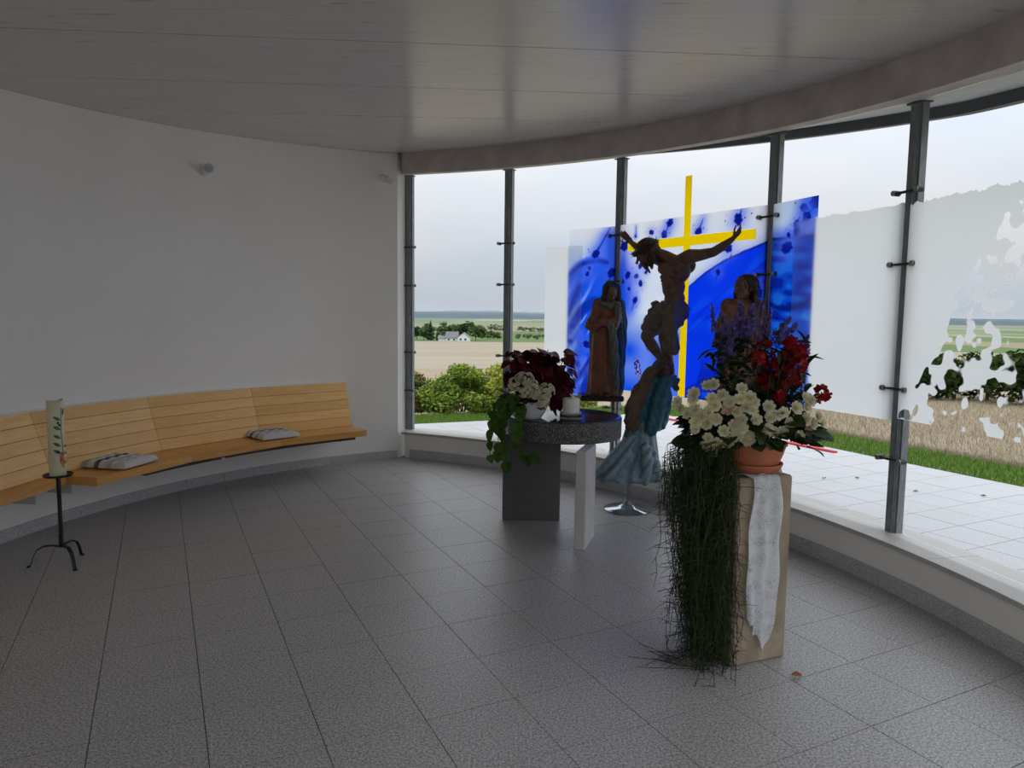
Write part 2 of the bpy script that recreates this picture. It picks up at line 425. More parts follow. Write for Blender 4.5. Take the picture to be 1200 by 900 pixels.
GR = PR - .045                            # glass plane radius at the posts
def pane_frame(i):
    """left end, unit along, inward normal, length of the chord pane between post i and i+1 (seen from inside)"""
    p, q = Vector((*P_(CR, GR, PA[i]), 0)), Vector((*P_(CR, GR, PA[i + 1]), 0))
    d = (q - p).normalized(); n = Vector((-d.y, d.x, 0))
    if n.dot(Vector((CR[0], CR[1], 0)) - p) < 0: n = -n
    return p + d * .035, d, n, (q - p).length - .045
WIN = []
for i in range(len(PA) - 1):
    o, d, n, L = pane_frame(i)
    w = set_root('window_%d' % (i + 1)); WIN.append(w)
    ps = [o, o + d * L]
    V = []
    for p in ps:
        for s in (-.005, .005):
            r = p + n * s; V += [(r.x, r.y, .33), (r.x, r.y, zfb(r.x, r.y) + .01)]
    mk('pane', V, [(0, 1, 5, 4), (2, 6, 7, 3), (0, 2, 3, 1), (4, 5, 7, 6), (1, 3, 7, 5), (0, 4, 6, 2)], 'glass', w)

# ------------------------------------------------------------ films on the glass
def smooth01(a, b, x): t = np.clip((x - a) / (b - a), 0, 1); return t * t * (3 - 2 * t)
def vnoise(u, z, cell, seed):
    """smooth value noise"""
    r = np.random.default_rng(seed); G = r.random((96, 96))
    a, b = u / cell + 31.3, z / cell + 17.7; i, j = np.floor(a).astype(int), np.floor(b).astype(int); fu, fz = a - i, b - j
    fu, fz = fu * fu * (3 - 2 * fu), fz * fz * (3 - 2 * fz); g = lambda p, q: G[p % 96, q % 96]
    return (g(i, j) * (1 - fu) + g(i + 1, j) * fu) * (1 - fz) + (g(i, j + 1) * (1 - fu) + g(i + 1, j + 1) * fu) * fz
def seg_d(u, z, a, b):
    ax, az, bx_, bz = *a, *b; dx, dz = bx_ - ax, bz - az; t = np.clip(((u - ax) * dx + (z - az) * dz) / (dx * dx + dz * dz + 1e-12), 0, 1)
    return np.hypot(u - ax - t * dx, z - az - t * dz), t
def poly_d(u, z, pts):
    return np.min([seg_d(u, z, p, q)[0] for p, q in zip(pts[:-1], pts[1:])], axis=0)
def film_mesh(i, name, u0, u1, z0, z1, step, mat, side, color=None, hole=None, jag=0, seed=1):
    o, d, n, L = pane_frame(i); nu, nz = max(2, int((u1 - u0) / step)), max(2, int((z1 - z0) / step))
    U, S = np.meshgrid(np.linspace(u0, u1, nu + 1), np.linspace(0, 1, nz + 1))
    top = z1 + (jag * ((vnoise(U, U * 0, .035, seed) - .5) * 1.4 + (vnoise(U, U * 0, .012, seed + 1) - .5) * .8) if jag else 0)
    Z = z0 + (top - z0) * S
    X = o.x + d.x * U + n.x * side; Y = o.y + d.y * U + n.y * side
    V = np.stack([X, Y, Z], -1).reshape(-1, 3); w = nu + 1
    idx = (np.arange(nz)[:, None] * w + np.arange(nu)[None, :]).reshape(-1)
    F = np.stack([idx, idx + 1, idx + w + 1, idx + w], 1)
    ob = mk(name, V.tolist(), F.tolist(), mat, WIN[i])
    u, z = U.reshape(-1), Z.reshape(-1)
    h = hole(u, z) if hole else np.zeros(len(u))
    at = ob.data.attributes.new('hole', 'FLOAT', 'POINT'); at.data.foreach_set('value', h.astype(np.float32))
    if color:
        c = np.concatenate([np.clip(color(u, z), 0, 1), np.ones((len(u), 1))], 1).astype(np.float32)
        at = ob.data.attributes.new('art', 'FLOAT_COLOR', 'POINT'); at.data.foreach_set('color', c.reshape(-1))
    return ob
WHT, SKYB, BLU, DRK = np.array([.93, .95, 1.0]), np.array([.42, .66, 1.0]), np.array([.004, .10, 1.0]), np.array([.003, .012, .34])
def lerp(c, k, w): return c + (k - c) * np.clip(w, 0, 1)[:, None]
def splat(c, u, z, su, sz, r, seed, tail=None):
    """an ink drop with a ragged rim, droplets around and a soft halo"""
    rr = np.random.default_rng(seed); ang = np.arctan2(z - sz, u - su); dd = np.hypot(u - su, z - sz)
    k = rr.integers(5, 9); ph = rr.random(3) * 6.3
    rim = r * (1 + .10 * np.sin(k * ang + ph[0]) + .07 * np.sin((k + 4) * ang + ph[1]) + .12 * np.sin(2 * ang + ph[2]))
    c = lerp(c, BLU * .9 + WHT * .1, .55 * np.exp(-(dd / (2.3 * r)) ** 2))
    if tail is not None:
        q, t = seg_d(u, z, (su, sz), tail); c = lerp(c, DRK * 1.3, .9 * (q < r * .35 * (1 - .6 * t))); c = lerp(c, BLU, .5 * np.exp(-(q / (1.6 * r)) ** 2))
    for _ in range(7):
        a = rr.random() * 6.3; q = r * (1.3 + rr.random() * 1.6); c = lerp(c, DRK * 1.5, (np.hypot(u - su - q * cos(a), z - sz - q * sin(a)) < r * (.07 + .12 * rr.random())) * 1.0)
    return lerp(c, DRK, smooth01(rim * 1.08, rim * .92, dd))
def streaks(u, z, slope, cell, seed):
    a = z - slope * u; return vnoise(u * .35, a * 1.0, cell, seed)

def art_left(u, z):                               # pane behind the standing figure
    c = np.tile(WHT * .95, (len(u), 1))
    c = lerp(c, SKYB * .8 + BLU * .2, smooth01(2.48, 2.15, z) * (.6 + .7 * vnoise(u, z, .25, 3)))
    c = lerp(c, BLU, .95 * np.exp(-((u - 1.25) / .14) ** 2) * smooth01(1.0, 2.3, z) * smooth01(2.52, 2.40, z))
    inside = smooth01(.30, .27, np.hypot((u - 1.06) * .8, (z - 1.87) * .8))
    c = lerp(c, BLU, .95 * inside); c = lerp(c, BLU, .95 * smooth01(2.0, 1.5, z) * (.45 + vnoise(u, z, .16, 5)))
    st = streaks(u, z, 1.35, .05, 8); c = lerp(c, SKYB, .55 * smooth01(.62, .75, st) * smooth01(2.1, 1.7, z)); c = lerp(c, BLU * .8, .6 * smooth01(.42, .3, st) * smooth01(2.2, 1.8, z))
    for pts, w, k in (([(.79, 2.06), (.944, 2.158), (1.1, 2.185), (1.218, 2.158)], .020, .9), ([(.915, 1.944), (.86, 1.83), (.794, 1.657)], .022, .9),
                      ([(.80, 1.50), (.93, 1.70), (1.074, 1.785), (1.16, 1.77)], .055, .75), ([(.84, .927), (1.03, 1.21), (1.28, 1.55)], .018, .95), ([(.98, .86), (1.03, 1.10), (1.09, 1.25)], .05, .7)):
        c = lerp(c, DRK, k * smooth01(w * 1.5, w * .5, poly_d(u, z, pts)))
    for a in ((1.087, 2.246, .042, (1.239, 2.479)), (1.017, 2.111, .020), (.995, 2.057, .024), (1.27, 2.06, .045), (.838, 1.544, .03), (.814, 1.396, .034), (1.005, 1.368, .04), (.902, 1.171, .034)):
        c = splat(c, u, z, a[0], a[1], a[2], int(a[0] * 1e3), a[3] if len(a) > 3 else None)
    return c
def art_mid(u, z):                                # pane behind the crucified figure
    c = np.tile(WHT, (len(u), 1))
    c = lerp(c, SKYB, .35 * vnoise(u, z, .3, 11) * smooth01(2.5, 2.3, z))
    c = lerp(c, BLU, .95 * smooth01(.34, .10, np.hypot(u - .0, (z - 1.85) * .55)) * (u < .84))
    c = lerp(c, SKYB * .6 + BLU * .4, .9 * smooth01(1.75, 1.45, z) * (u < .84)); c = lerp(c, BLU, smooth01(1.62, 1.25, z) * (u < .84) * (.45 + .8 * vnoise(u, z, .22, 13)))
    tri = (z < 1.62 - .0) & (z < 1.02 + (u - .30) * 1.05) & (u < .84); c = lerp(c, BLU * .8 + SKYB * .2, .85 * tri)
    c = lerp(c, BLU, .8 * np.exp(-(np.abs(u - .05) / .05) ** 2) * smooth01(2.4, 2.1, z) * (z > 1.0))
    zs = np.interp(u, [.78, .841, 1.0, 1.192, 1.396, 1.58], [1.85, 1.905, 2.01, 2.105, 2.17, 2.222]); right = (u > .815)
    body = right * smooth01(.004, -.004, z - zs)
    deep = np.array([.002, .045, .98]); c = lerp(c, deep, body)
    c = lerp(c, BLU, .55 * right * np.exp(-np.clip(z - zs, 0, 9) / .05) * (z > zs))
    st = streaks(u, z, .62, .07, 21); st2 = streaks(u, z, .62, .011, 22)
    c = lerp(c, BLU * .6, body * .45 * smooth01(.55, .85, st)); c = lerp(c, np.array([.006, .10, 1.0]), body * .6 * smooth01(.45, .15, st)); c = lerp(c, DRK, body * .12 * smooth01(.72, .85, st2))
    c = lerp(c, DRK, .9 * right * smooth01(.011, .006, np.abs(z - zs + .006 * vnoise(u, z, .02, 31))))
    for sh, zz in ((.30, .30), (.16, .47)):
        q = np.abs(z - (zs - sh - zz * (1.58 - u) * .55)); c = lerp(c, DRK * 1.6, .55 * right * smooth01(.012, .004, q))
    c = lerp(c, DRK * 1.4, .8 * right * smooth01(.52, .62, vnoise(u, z, .12, 41)) * smooth01(1.40, 1.15, z))
    for cu, cz, ru, rz, ang in ((.372, 1.47, .042, .15, -.25), (.27, 1.17, .04, .10, -.3)):                      # dark speckled feathers
        a, b = (u - cu) * cos(ang) - (z - cz) * sin(ang), (u - cu) * sin(ang) + (z - cz) * cos(ang)
        w = smooth01(1.1, .9, np.hypot(a / ru, b / rz)); sp = vnoise(u, z, .009, 51); c = lerp(c, DRK, w); c = lerp(c, np.array([.35, .38, .75]), w * smooth01(.52, .62, sp))
    for a in ((.199, 2.38, .014, (.2, 2.47)), (.392, 2.399, .026), (.545, 2.365, .036, (.60, 2.44)), (.605, 2.462, .036), (.06, 2.30, .05), (.268, 2.107, .027), (.341, 2.048, .02), (.22, 2.016, .025), (.277, 1.948, .028),
              (.214, 1.797, .03, (.17, 1.70)), (.131, 1.904, .02), (.111, 2.03, .035), (.921, 2.359, .034, (.966, 2.46)), (1.313, 2.42, .044, (1.34, 2.49)), (1.224, 2.2, .04), (1.137, 2.012, .024, (1.11, 1.93)), (1.516, 1.845, .05)):
        c = splat(c, u, z, a[0], a[1], a[2], int(a[0] * 1e3) + 5, a[3] if len(a) > 3 else None)
    return c
def art_right(u, z):                              # narrow dark strip right of the yellow cross
    c = np.tile(WHT * .92, (len(u), 1)); c = lerp(c, SKYB, .8 * vnoise(u, z, .2, 61)); c = lerp(c, BLU, .9 * smooth01(.16, .36, u) * smooth01(2.2, 2.4, z)); c = lerp(c, BLU, .8 * smooth01(2.36, 2.24, z))
    zs = 2.235 - .03 * u; body = smooth01(.01, -.01, z - zs)
    c = lerp(c, np.array([.004, .065, .62]), body); st = streaks(u, z, -.12, .04, 63)
    c = lerp(c, np.array([.01, .17, .85]), body * .8 * smooth01(.55, .75, st)); c = lerp(c, DRK, body * .8 * smooth01(.4, .28, st))
    c = lerp(c, DRK * .6, smooth01(.016, .006, np.abs(z - zs)))
    for z0, w in ((1.745, .05), (1.66, .018), (1.93, .008), (1.33, .06), (1.10, .05)): c = lerp(c, DRK * .5, .85 * smooth01(w, w * .4, np.abs(z - z0 + .03 * np.sin(u * 9)) + .03 * vnoise(u, z, .05, 67)))
    c = lerp(c, np.array([.06, .35, .95]), .8 * smooth01(.62, .72, streaks(u, z, -.3, .05, 71)) * smooth01(.18, .26, u) * (z < 1.72) * (z > 1.5))
    for a in ((.415, 2.466, .055), (.304, 2.429, .034), (.335, 2.366, .036, (.37, 2.40)), (.24, 2.326, .03), (.251, 2.268, .034), (.155, 2.161, .05), (.168, 2.25, .02)): c = splat(c, u, z, a[0], a[1], a[2], int(a[0] * 1e3) + 9, a[3] if len(a) > 3 else None)
    return c
CRU, CRH, CRZ = .797, .036, 2.291                 # yellow cross: centre, half width, arm height in pane 3
def cross_hole(u, z):
    a = (np.abs(u - CRU) < CRH) & (z > .955); b = (np.abs(z - CRZ) < .040) & (u > .10) & (u < 1.48); return (a | b).astype(float)
def speck_hole(u, z):
    ub = np.interp(z, [1.0, 1.05, 1.25, 1.5, 1.75, 2.0, 2.2, 2.33], [-.05, .02, .14, .34, .40, .56, .72, .84])
    e_ = smooth01(-.08, .45, u - ub)
    w = vnoise(u, z, .05, 93) * .03
    f = .72 * vnoise(u + w, z - w, .060, 81) + .28 * vnoise(u - w, z + w, .034, 82)
    f = f - .10 + .17 * e_ - 1.2 * smooth01(.02, -.12, u - ub)
    return np.where(z > 2.26, 0, f + .035)
film_mesh(1, 'blue_art_film', .774, pane_frame(1)[3], .857, 2.495, .0065, 'art', -.0075, art_left)
film_mesh(2, 'blue_art_film', 0, pane_frame(2)[3], .95, 2.50, .0065, 'art', -.0075, art_mid, cross_hole)
film_mesh(3, 'blue_art_film', 0, .439, .99, 2.497, .0065, 'art', -.0075, art_right)
film_mesh(1, 'frosted_film', .493, .943, .855, 2.335, .02, 'frost', .0075)
film_mesh(3, 'frosted_film', .242, pane_frame(3)[3], 1.01, 2.34, .011, 'frost', .0075, jag=.016, seed=4)
film_mesh(4, 'frosted_film', 0, pane_frame(4)[3], 1.03, 2.325, .0065, 'frost', .0075, hole=speck_hole, jag=.022, seed=9)
# the yellow cross fixed to the outside of the glass
o, d, n, L = pane_frame(2)
def cross_bar(u0, u1, z0, z1):
    a, b = o + d * u0 - n * .011, o + d * u1 - n * .011
    return [(a.x, a.y, z0), (b.x, b.y, z0), (b.x, b.y, z1), (a.x, a.y, z1)]
mb = MB()
for q in ((CRU - CRH, CRU + CRH, .955, CRZ - .040), (CRU - CRH, CRU + CRH, CRZ + .040, 2.835), (.10, 1.48, CRZ - .040, CRZ + .040)): mb.add(cross_bar(*q), [(0, 1, 2, 3)])
tag(mb.build('yellow_cross', 'yellow'), 'tall yellow translucent cross on the window behind the crucified figure', 'cross')

# ------------------------------------------------------------ terrace, lawn, fields
ea, eb = Vector((-1.49, 10.63)), Vector((5.13, 6.95)); ec = Vector((2.58, 12.30))      # two edges meeting at the outer corner
rdir = (eb - ec).normalized(); ldir = (ea - ec).normalized()
TER_PL = [( -rdir.y, rdir.x, 0), (ldir.y, -ldir.x, 0)]
TER_PL = []
for dr, other in ((rdir, ldir), (ldir, rdir)):
    nn = Vector((-dr.y, dr.x))
    if nn.dot(other) > 0: nn = -nn
    TER_PL.append((nn.x, nn.y, nn.dot(ec)))
base = [(-9, -7), (11, -7), (11, 16), (-9, 16)]
tp = clip(base, TER_PL)
te = structure(MB().prism(tp, -.135, -.125).build('terrace', 'terrace_joint'))
MB().prism(tp, -.124, -.0065).build('joint_bed', 'terrace_joint', te)
# keep the bed outside the house footprint: tiles are cut to the sill line
def ter_planes(c):
    a = atan2(c[1] - CR[1], c[0] - CR[0]); nx, ny = cos(a), sin(a); r = 5.975
    return TER_PL + [(-nx, -ny, -(nx * (CR[0] + r * nx) + ny * (CR[1] + r * ny)))]
def ter_keep(c):
    r = hypot(c[0] - CR[0], c[1] - CR[1]); a = math.degrees(atan2(c[1] - CR[1], c[0] - CR[0]))
    return 5.75 < r < 11 and 5 < a < 80 and c[1] > 3.2 and abs(c[0]) < c[1] * .80 + .7
lay_tiles(te, ter_planes, TO, TS, .006, -.012, 0, 'terrace', ((-20, 34), (-20, 34)), ter_keep, 'paving_slab')
# red bar set along the terrace edge
mb = MB(); a, b = Vector((2.36, 11.86)), Vector((4.03, 8.68)); m = (a + b) / 2; mb.bevbox((m.x, m.y, .012), ((b - a).length, .07, .024), .004, atan2((b - a).y, (b - a).x))
M['red'] = simple('red_paint', (.55, .015, .02, 1), .5)
tag(mb.build('red_edging_bar', 'red'), 'flat red metal bar lying along the pale terrace edge', 'bar')

def grass_mat(name, stops):
    t = NT(name); g = t.add('ShaderNodeNewGeometry'); c = t.ramp(g.outputs['Random Per Island'], *stops)
    t.bsdf(c, .6, Specular_IOR_Level=.2); return t.m
M['lawn'] = grass_mat('green_grass', ((0, (.07, .16, .02)), (.6, (.15, .27, .035)), (1, (.27, .37, .07))))
M['meadow'] = grass_mat('dry_grass', ((0, (.17, .135, .075)), (.6, (.31, .26, .165)), (1, (.44, .39, .28))))
M['soil'] = simple('lawn_soil', (.09, .16, .035, 1), .9, .3, 5)
M['drysoil'] = simple('stubble_ground', (.42, .35, .21, 1), .9, .25, 7)
def strip(dr, w0, w1, s0, s1):
    """points in a strip outside an edge: dr along, outward w0..w1"""
    nn = Vector((-dr.y, dr.x))
    if nn.dot(ldir if dr == rdir else rdir) > 0: nn = -nn
    return [tuple(ec + dr * s + nn * w) for s, w in ((s0, w0), (s1, w0), (s1, w1), (s0, w1))]
def ccw(p): return p if area(p) > 0 else p[::-1]
lw = thing('lawn', 'green grass strip along the terrace edge', 'grass'); lw['kind'] = 'structure'
del lw['category']
lw.name = 'lawn'
MB().prism(ccw(strip(rdir, 0, 1.05, -1.05, 9)), -.12, -.02).build('turf', 'soil', lw)
MB().prism(ccw(strip(ldir, 0, 1.05, 0, 9)), -.12, -.02).build('turf', 'soil', lw)
def blades(name, quads, count, h0, h1, w, mat, z, lean=.5):
    V = np.zeros((count * 3, 3)); k = RNG.integers(0, len(quads), count); q = np.array(quads)[k]; a, b = RNG.random((2, count, 1))
    p = q[:, 0] * (1 - a) * (1 - b) + q[:, 1] * a * (1 - b) + q[:, 2] * a * b + q[:, 3] * (1 - a) * b
    th = RNG.random(count) * 2 * pi; h = h0 + (h1 - h0) * RNG.random(count) ** 1.5
    dx, dy = np.cos(th) * w, np.sin(th) * w; l = (RNG.random((2, count)) - .5) * lean * h
    zz = z(p[:, 0], p[:, 1]) if callable(z) else z
    V[0::3] = np.c_[p[:, 0] - dx, p[:, 1] - dy, np.full(count, 0) + zz]; V[1::3] = np.c_[p[:, 0] + dx, p[:, 1] + dy, np.full(count, 0) + zz]; V[2::3] = np.c_[p[:, 0] + l[0], p[:, 1] + l[1], h + zz]
    return mk(name, V.tolist(), np.arange(count * 3).reshape(-1, 3).tolist(), mat, None)
g1 = blades('lawn_grass', [strip(rdir, .0, 1.05, -1.0, 8.2), strip(ldir, .0, 1.05, 0, 6.5)], 42000, .03, .075, .006, 'lawn', -.022)
tag(g1, 'short bright green grass along the terrace edge', 'grass')['kind'] = 'stuff'

# rolling farmland: polar grid around the chapel, dropping to a shallow valley
DS = np.array([0, 13, 25, 60, 100, 200, 400, 800, 1500, 3000, 4200, 9000, 22000.]); ZS = np.array([-.16, -.17, -.40, -1.75, -3.1, -6.5, -12.2, -16.5, -16.5, -9, -4, 0, 0.])
def ground_z(x, y): return np.interp(np.hypot(x, y), DS, ZS)
rr = np.concatenate([[0], np.geomspace(5, 22000, 90)]); aa = np.linspace(0, 2 * pi, 181)[:-1]
Rg, Ag = np.meshgrid(rr, aa); X, Y = Rg * np.sin(Ag), Rg * np.cos(Ag)
Z = ground_z(X, Y) + np.where(Rg > 300, (np.sin(X / 310 + 1) + np.sin(Y / 270 + X / 600)) * 1.1 * np.clip((Rg - 300) / 600, 0, 1), 0)
nr = len(rr); V = np.stack([X, Y, Z], -1).reshape(-1, 3); F = []
for i in range(180):
    for j in range(nr - 1):
        a, b = i * nr + j, ((i + 1) % 180) * nr + j
        F.append((a, a + 1, b + 1, b) if j else (a, a + 1, b + 1))
def fields():
    t = NT('farm_fields'); v = t.world((1, 1, 0)); g = t.add('ShaderNodeNewGeometry')
    ln = t.add('ShaderNodeVectorMath', operation='LENGTH'); t.l.new(v, ln.inputs[0]); dist = ln.outputs['Value']
    sp = t.world((.0042, .0017, 0), .25)
    vo = t.add('ShaderNodeTexVoronoi', distance='CHEBYCHEV'); t.set(vo, Vector=sp, Scale=1.0, Randomness=.9)
    sx = t.add('ShaderNodeSeparateColor'); t.l.new(vo.outputs['Color'], sx.inputs[0])
    cr = t.ramp(sx.outputs[0], (.0, (.20, .23, .11)), (.22, (.12, .18, .07)), (.45, (.32, .28, .18)), (.62, (.17, .21, .10)), (.8, (.27, .23, .15)), (.95, (.14, .19, .08)))
    cr.node.color_ramp.interpolation = 'CONSTANT'
    n = t.noise(t.world((1, 1, 1)), .9, 6, .7); n2 = t.noise(t.world((.012, .05, 1)), 1.0, 3)
    wheat = t.ramp(n, (.3, (.25, .215, .15)), (.7, (.37, .325, .25)))
    wheat = t.mix(wheat, t.ramp(n2, (.35, (.32, .24, .155)), (.6, (.38, .345, .275))), .55)
    mr = t.add('ShaderNodeMapRange'); mr.inputs[1].default_value = 385; mr.inputs[2].default_value = 395; t.l.new(dist, mr.inputs[0])
    c = t.mix(wheat, cr, mr.outputs[0]); t.bsdf(c, .95, Specular_IOR_Level=.05); return t.m
M['fields'] = fields()
structure(mk('farmland', V.tolist(), F, 'fields', smooth=True))
mq = []
for k in range(9):
    a0 = rad(14 + 3 * k)
    mq.append([(sin(a) * r, cos(a) * r) for a, r in ((a0, 9.4), (a0 + rad(3), 9.4), (a0 + rad(3), 24), (a0, 24))])
mq2 = [strip(rdir, 1.0, 1.9, -1.0, 8.2)] * 9
g2 = blades('meadow_grass', mq + mq2, 120000, .04, .15, .0032, 'meadow', lambda x, y: ground_z(x, y) - .01, .9)
tag(g2, 'pale dry meadow grass beyond the green lawn strip', 'grass')['kind'] = 'stuff'

# ------------------------------------------------------------ plants and buildings of the landscape
def leaf_cloud(centers, radii, count, size, flat=.55, out=.5):
    """small quads scattered in overlapping ellipsoids"""
    cs, rs = np.array(centers, float), np.array(radii, float); w = rs.prod(1) ** (2 / 3); k = RNG.choice(len(cs), count, p=w / w.sum())
    v = RNG.normal(size=(count, 3)); v /= np.linalg.norm(v, axis=1, keepdims=True); p = cs[k] + v * rs[k] * (RNG.random((count, 1)) ** .33)
    a = RNG.normal(size=(count, 3)); a[:, 2] *= flat; a /= np.linalg.norm(a, axis=1, keepdims=True); b = np.cross(a, v + RNG.normal(size=(count, 3)) * out); b /= np.linalg.norm(b, axis=1, keepdims=True) + 1e-9
    s = size * (.6 + .8 * RNG.random((count, 1))); V = np.empty((count * 4, 3)); V[0::4] = p - a * s; V[1::4] = p + b * s * .5; V[2::4] = p + a * s; V[3::4] = p - b * s * .5
    return V, np.arange(count * 4).reshape(-1, 4)
def leafmat(name, *stops):
    t = NT(name); g = t.add('ShaderNodeNewGeometry'); c = t.ramp(g.outputs['Random Per Island'], *stops)
    d_ = t.add('ShaderNodeBsdfDiffuse'); tl = t.add('ShaderNodeBsdfTranslucent'); mx = t.add('ShaderNodeMixShader'); mx.inputs[0].default_value = .3
    t.l.new(c, d_.inputs[0]); t.l.new(c, tl.inputs[0]); t.l.new(d_.outputs[0], mx.inputs[1]); t.l.new(tl.outputs[0], mx.inputs[2]); t.l.new(mx.outputs[0], t.out.inputs[0]); return t.m
M['shrub_green'] = leafmat('shrub_green', (0, (.07, .14, .02)), (.5, (.20, .31, .05)), (1, (.40, .46, .10)))
M['shrub_yellow'] = leafmat('shrub_yellow', (0, (.12, .18, .03)), (.5, (.34, .38, .07)), (1, (.58, .54, .13)))
M['shrub_brown'] = leafmat('shrub_brown', (0, (.10, .07, .03)), (.5, (.20, .14, .06)), (1, (.24, .26, .08)))
M['hedge'] = leafmat('hedge_dark', (0, (.015, .03, .008)), (.6, (.045, .07, .02)), (1, (.10, .13, .04)))
M['bark'] = simple('bark', (.10, .07, .045, 1), .9, .2)
def shrub(x, y, w, h, mat, label, n=4600, size=.036, group='shrubs below the window'):
    t = thing('garden_shrub', label, 'shrub', (x, y, -.02), 0, group); cs, rs = [], []
    for k in range(16):
        a = random.random() * 6.28; q = random.random() ** .6 * w * .42; hh = h * random.uniform(.12, .80) * (1 - .25 * q / w)
        cs.append((cos(a) * q, sin(a) * q * .8, hh)); s = random.uniform(.16, .28) * w; rs.append((s, s, s * random.uniform(.6, .9)))
    V, F = leaf_cloud(cs, rs, n, size); V[:, 2] = np.maximum(V[:, 2], .02)
    o = mk('foliage', V.tolist(), F.tolist(), mat, t); o['kind'] = 'stuff'
    for k in range(7):
        a = k * .9; MB().tube([(cos(a) * .03, sin(a) * .03, 0), (cos(a) * w * .15, sin(a) * w * .15, h * .35), (cos(a + .3) * w * .3, sin(a + .3) * w * .3, h * .72)], [.012, .008, .004], 5).build('stem', 'bark', t)
shrub(-1.98, 12.35, .85, .82, 'shrub_brown', 'brownish shrub at the wall end of the window bed')
shrub(-1.45, 12.25, .95, .88, 'shrub_green', 'dense green shrub next to the brownish shrub')
shrub(-.85, 12.30, 1.0, .96, 'shrub_green', 'tallest green shrub in the middle of the window bed')
shrub(-.25, 12.45, .95, .90, 'shrub_yellow', 'yellow-green shrub beside the tallest green shrub')
shrub(.40, 12.75, .95, .62, 'shrub_green', 'low green shrub behind the table flowers')
shrub(1.10, 13.1, .9, .60, 'shrub_yellow', 'low yellow-green shrub behind the standing figure')
shrub(-1.70, 11.95, .62, .40, 'shrub_brown', 'low brown shrub in front of the dense green shrub', 2000)
shrub(-1.12, 11.98, .62, .38, 'shrub_green', 'low green shrub in front of the tallest shrub', 2000)
shrub(-.55, 12.02, .62, .40, 'shrub_green', 'low green shrub before the yellow-green shrub', 2000)
M['weed'] = leafmat('weed_green', (0, (.05, .12, .02)), (1, (.16, .28, .05)))
for k, (x, y) in enumerate(((3.23, 7.19), (3.60, 7.24), (3.89, 6.68), (4.45, 6.55))):
    V, F = leaf_cloud([(0, 0, .012)], [(.026, .014, .008)], 14, .010); V[:, 2] = np.maximum(V[:, 2], .001)
    w_ = mk('weed_tuft', V.tolist(), F.tolist(), 'weed', None, loc=(x, y, .001)); tag(w_, 'tiny green weed tuft in a terrace joint', 'weed', 'weeds in the terrace joints')
for k in range(8):                                # dark hedge seen through the speckled glass
    a = rad(24.5 + 1.9 * k); r = 21 + .5 * (k % 3)
    x, y = sin(a) * r, cos(a) * r
    t = thing('hedge_bush', 'dark green hedge bush beyond the meadow behind speckled glass', 'bush', (x, y, float(ground_z(x, y))), 0, 'hedge bushes beyond the meadow')
    cs = [(random.uniform(-.5, .5), random.uniform(-.3, .3), random.uniform(.3, 1.0)) for _ in range(8)]
    V, F = leaf_cloud(cs, [(.45, .4, .38)] * 8, 1700, .085); mk('foliage', V.tolist(), F.tolist(), 'hedge', t)['kind'] = 'stuff'
    MB().tube([(0, 0, -.05), (.02, 0, .6)], [.05, .03], 6).build('trunk', 'bark', t)

M['tree_a'] = leafmat('tree_mid_green', (0, (.05, .09, .03)), (.6, (.11, .16, .06)), (1, (.18, .23, .08)))
M['tree_b'] = leafmat('tree_dark_green', (0, (.02, .045, .02)), (.6, (.05, .085, .04)), (1, (.08, .12, .05)))
def far_tree(px, d_, h, w, kind, label, group, n=420):
    x = (px - 600) / 830 * d_; y = sqrt(max(1, d_ * d_ - x * x)); z = float(ground_z(x, y)) - .3
    t = thing({'conifer': 'conifer_tree'}.get(kind, 'broadleaf_tree'), label, 'tree', (x, y, z), 0, group)
    if kind == 'conifer':
        cs = [(0, 0, h * q) for q in (.2, .38, .55, .7, .84, .95)]; rs = [(w * .5 * (1.05 - q), w * .5 * (1.05 - q), h * .12) for q in (.2, .38, .55, .7, .84, .95)]
    else:
        cs = [(random.uniform(-.3, .3) * w, random.uniform(-.2, .2) * w, h * random.uniform(.35, .82)) for _ in range(9)]; rs = [(w * .24, w * .24, h * .19)] * 9
    V, F = leaf_cloud(cs, rs, n, min(w, h) * .10); mk('crown', V.tolist(), F.tolist(), 'tree_b' if kind in ('conifer', 'dark') else 'tree_a', t)['kind'] = 'stuff'
    MB().tube([(0, 0, -.3), (0, 0, h * .6)], [.25, .12], 6).build('trunk', 'bark', t)
gl_ = 'trees around the white farmhouse'
for px, d_, h, w, k, lab in ((489, 440, 9, 9, 'dark', 'dark broadleaf tree nearest the window post, left of farmhouse'), (497, 430, 8.5, 8, 'leaf', 'small leafy tree left of the tall conifer'), (504.5, 425, 12, 7, 'conifer', 'tall dark conifer left of the white farmhouse'),
                             (513, 418, 8, 4, 'conifer', 'slim spruce just left of the white farmhouse'), (523, 440, 10.5, 12, 'leaf', 'wide leafy tree directly behind the farmhouse annex'), (533, 450, 11, 12, 'leaf', 'leafy tree behind the farmhouse roof'),
                             (545, 445, 13.5, 13, 'dark', 'large dark tree behind the white gable'), (557, 420, 11.5, 14, 'leaf', 'broad leafy tree right of the white gable'), (571, 470, 7, 12, 'leaf', 'low spreading tree at the end of the row'), (582, 480, 6, 8, 'leaf', 'small bushy tree past the row end')):
    far_tree(px, d_, h, w, k, lab, gl_)
for px, d_, h, w in ((503, 700, 13, 9), (518, 690, 14, 10), (540, 720, 12, 16), (549, 730, 14, 15), (534, 740, 11, 13), (510, 760, 8, 14), (495, 760, 9, 10), (577, 900, 11, 18), (586, 920, 9, 15), (612, 900, 9, 16), (622, 905, 8, 14), (632, 890, 8, 14)):
    far_tree(px, d_, h, w, 'leaf', 'mid-distance tree between the fields behind the farm', 'mid-distance field trees', 260)
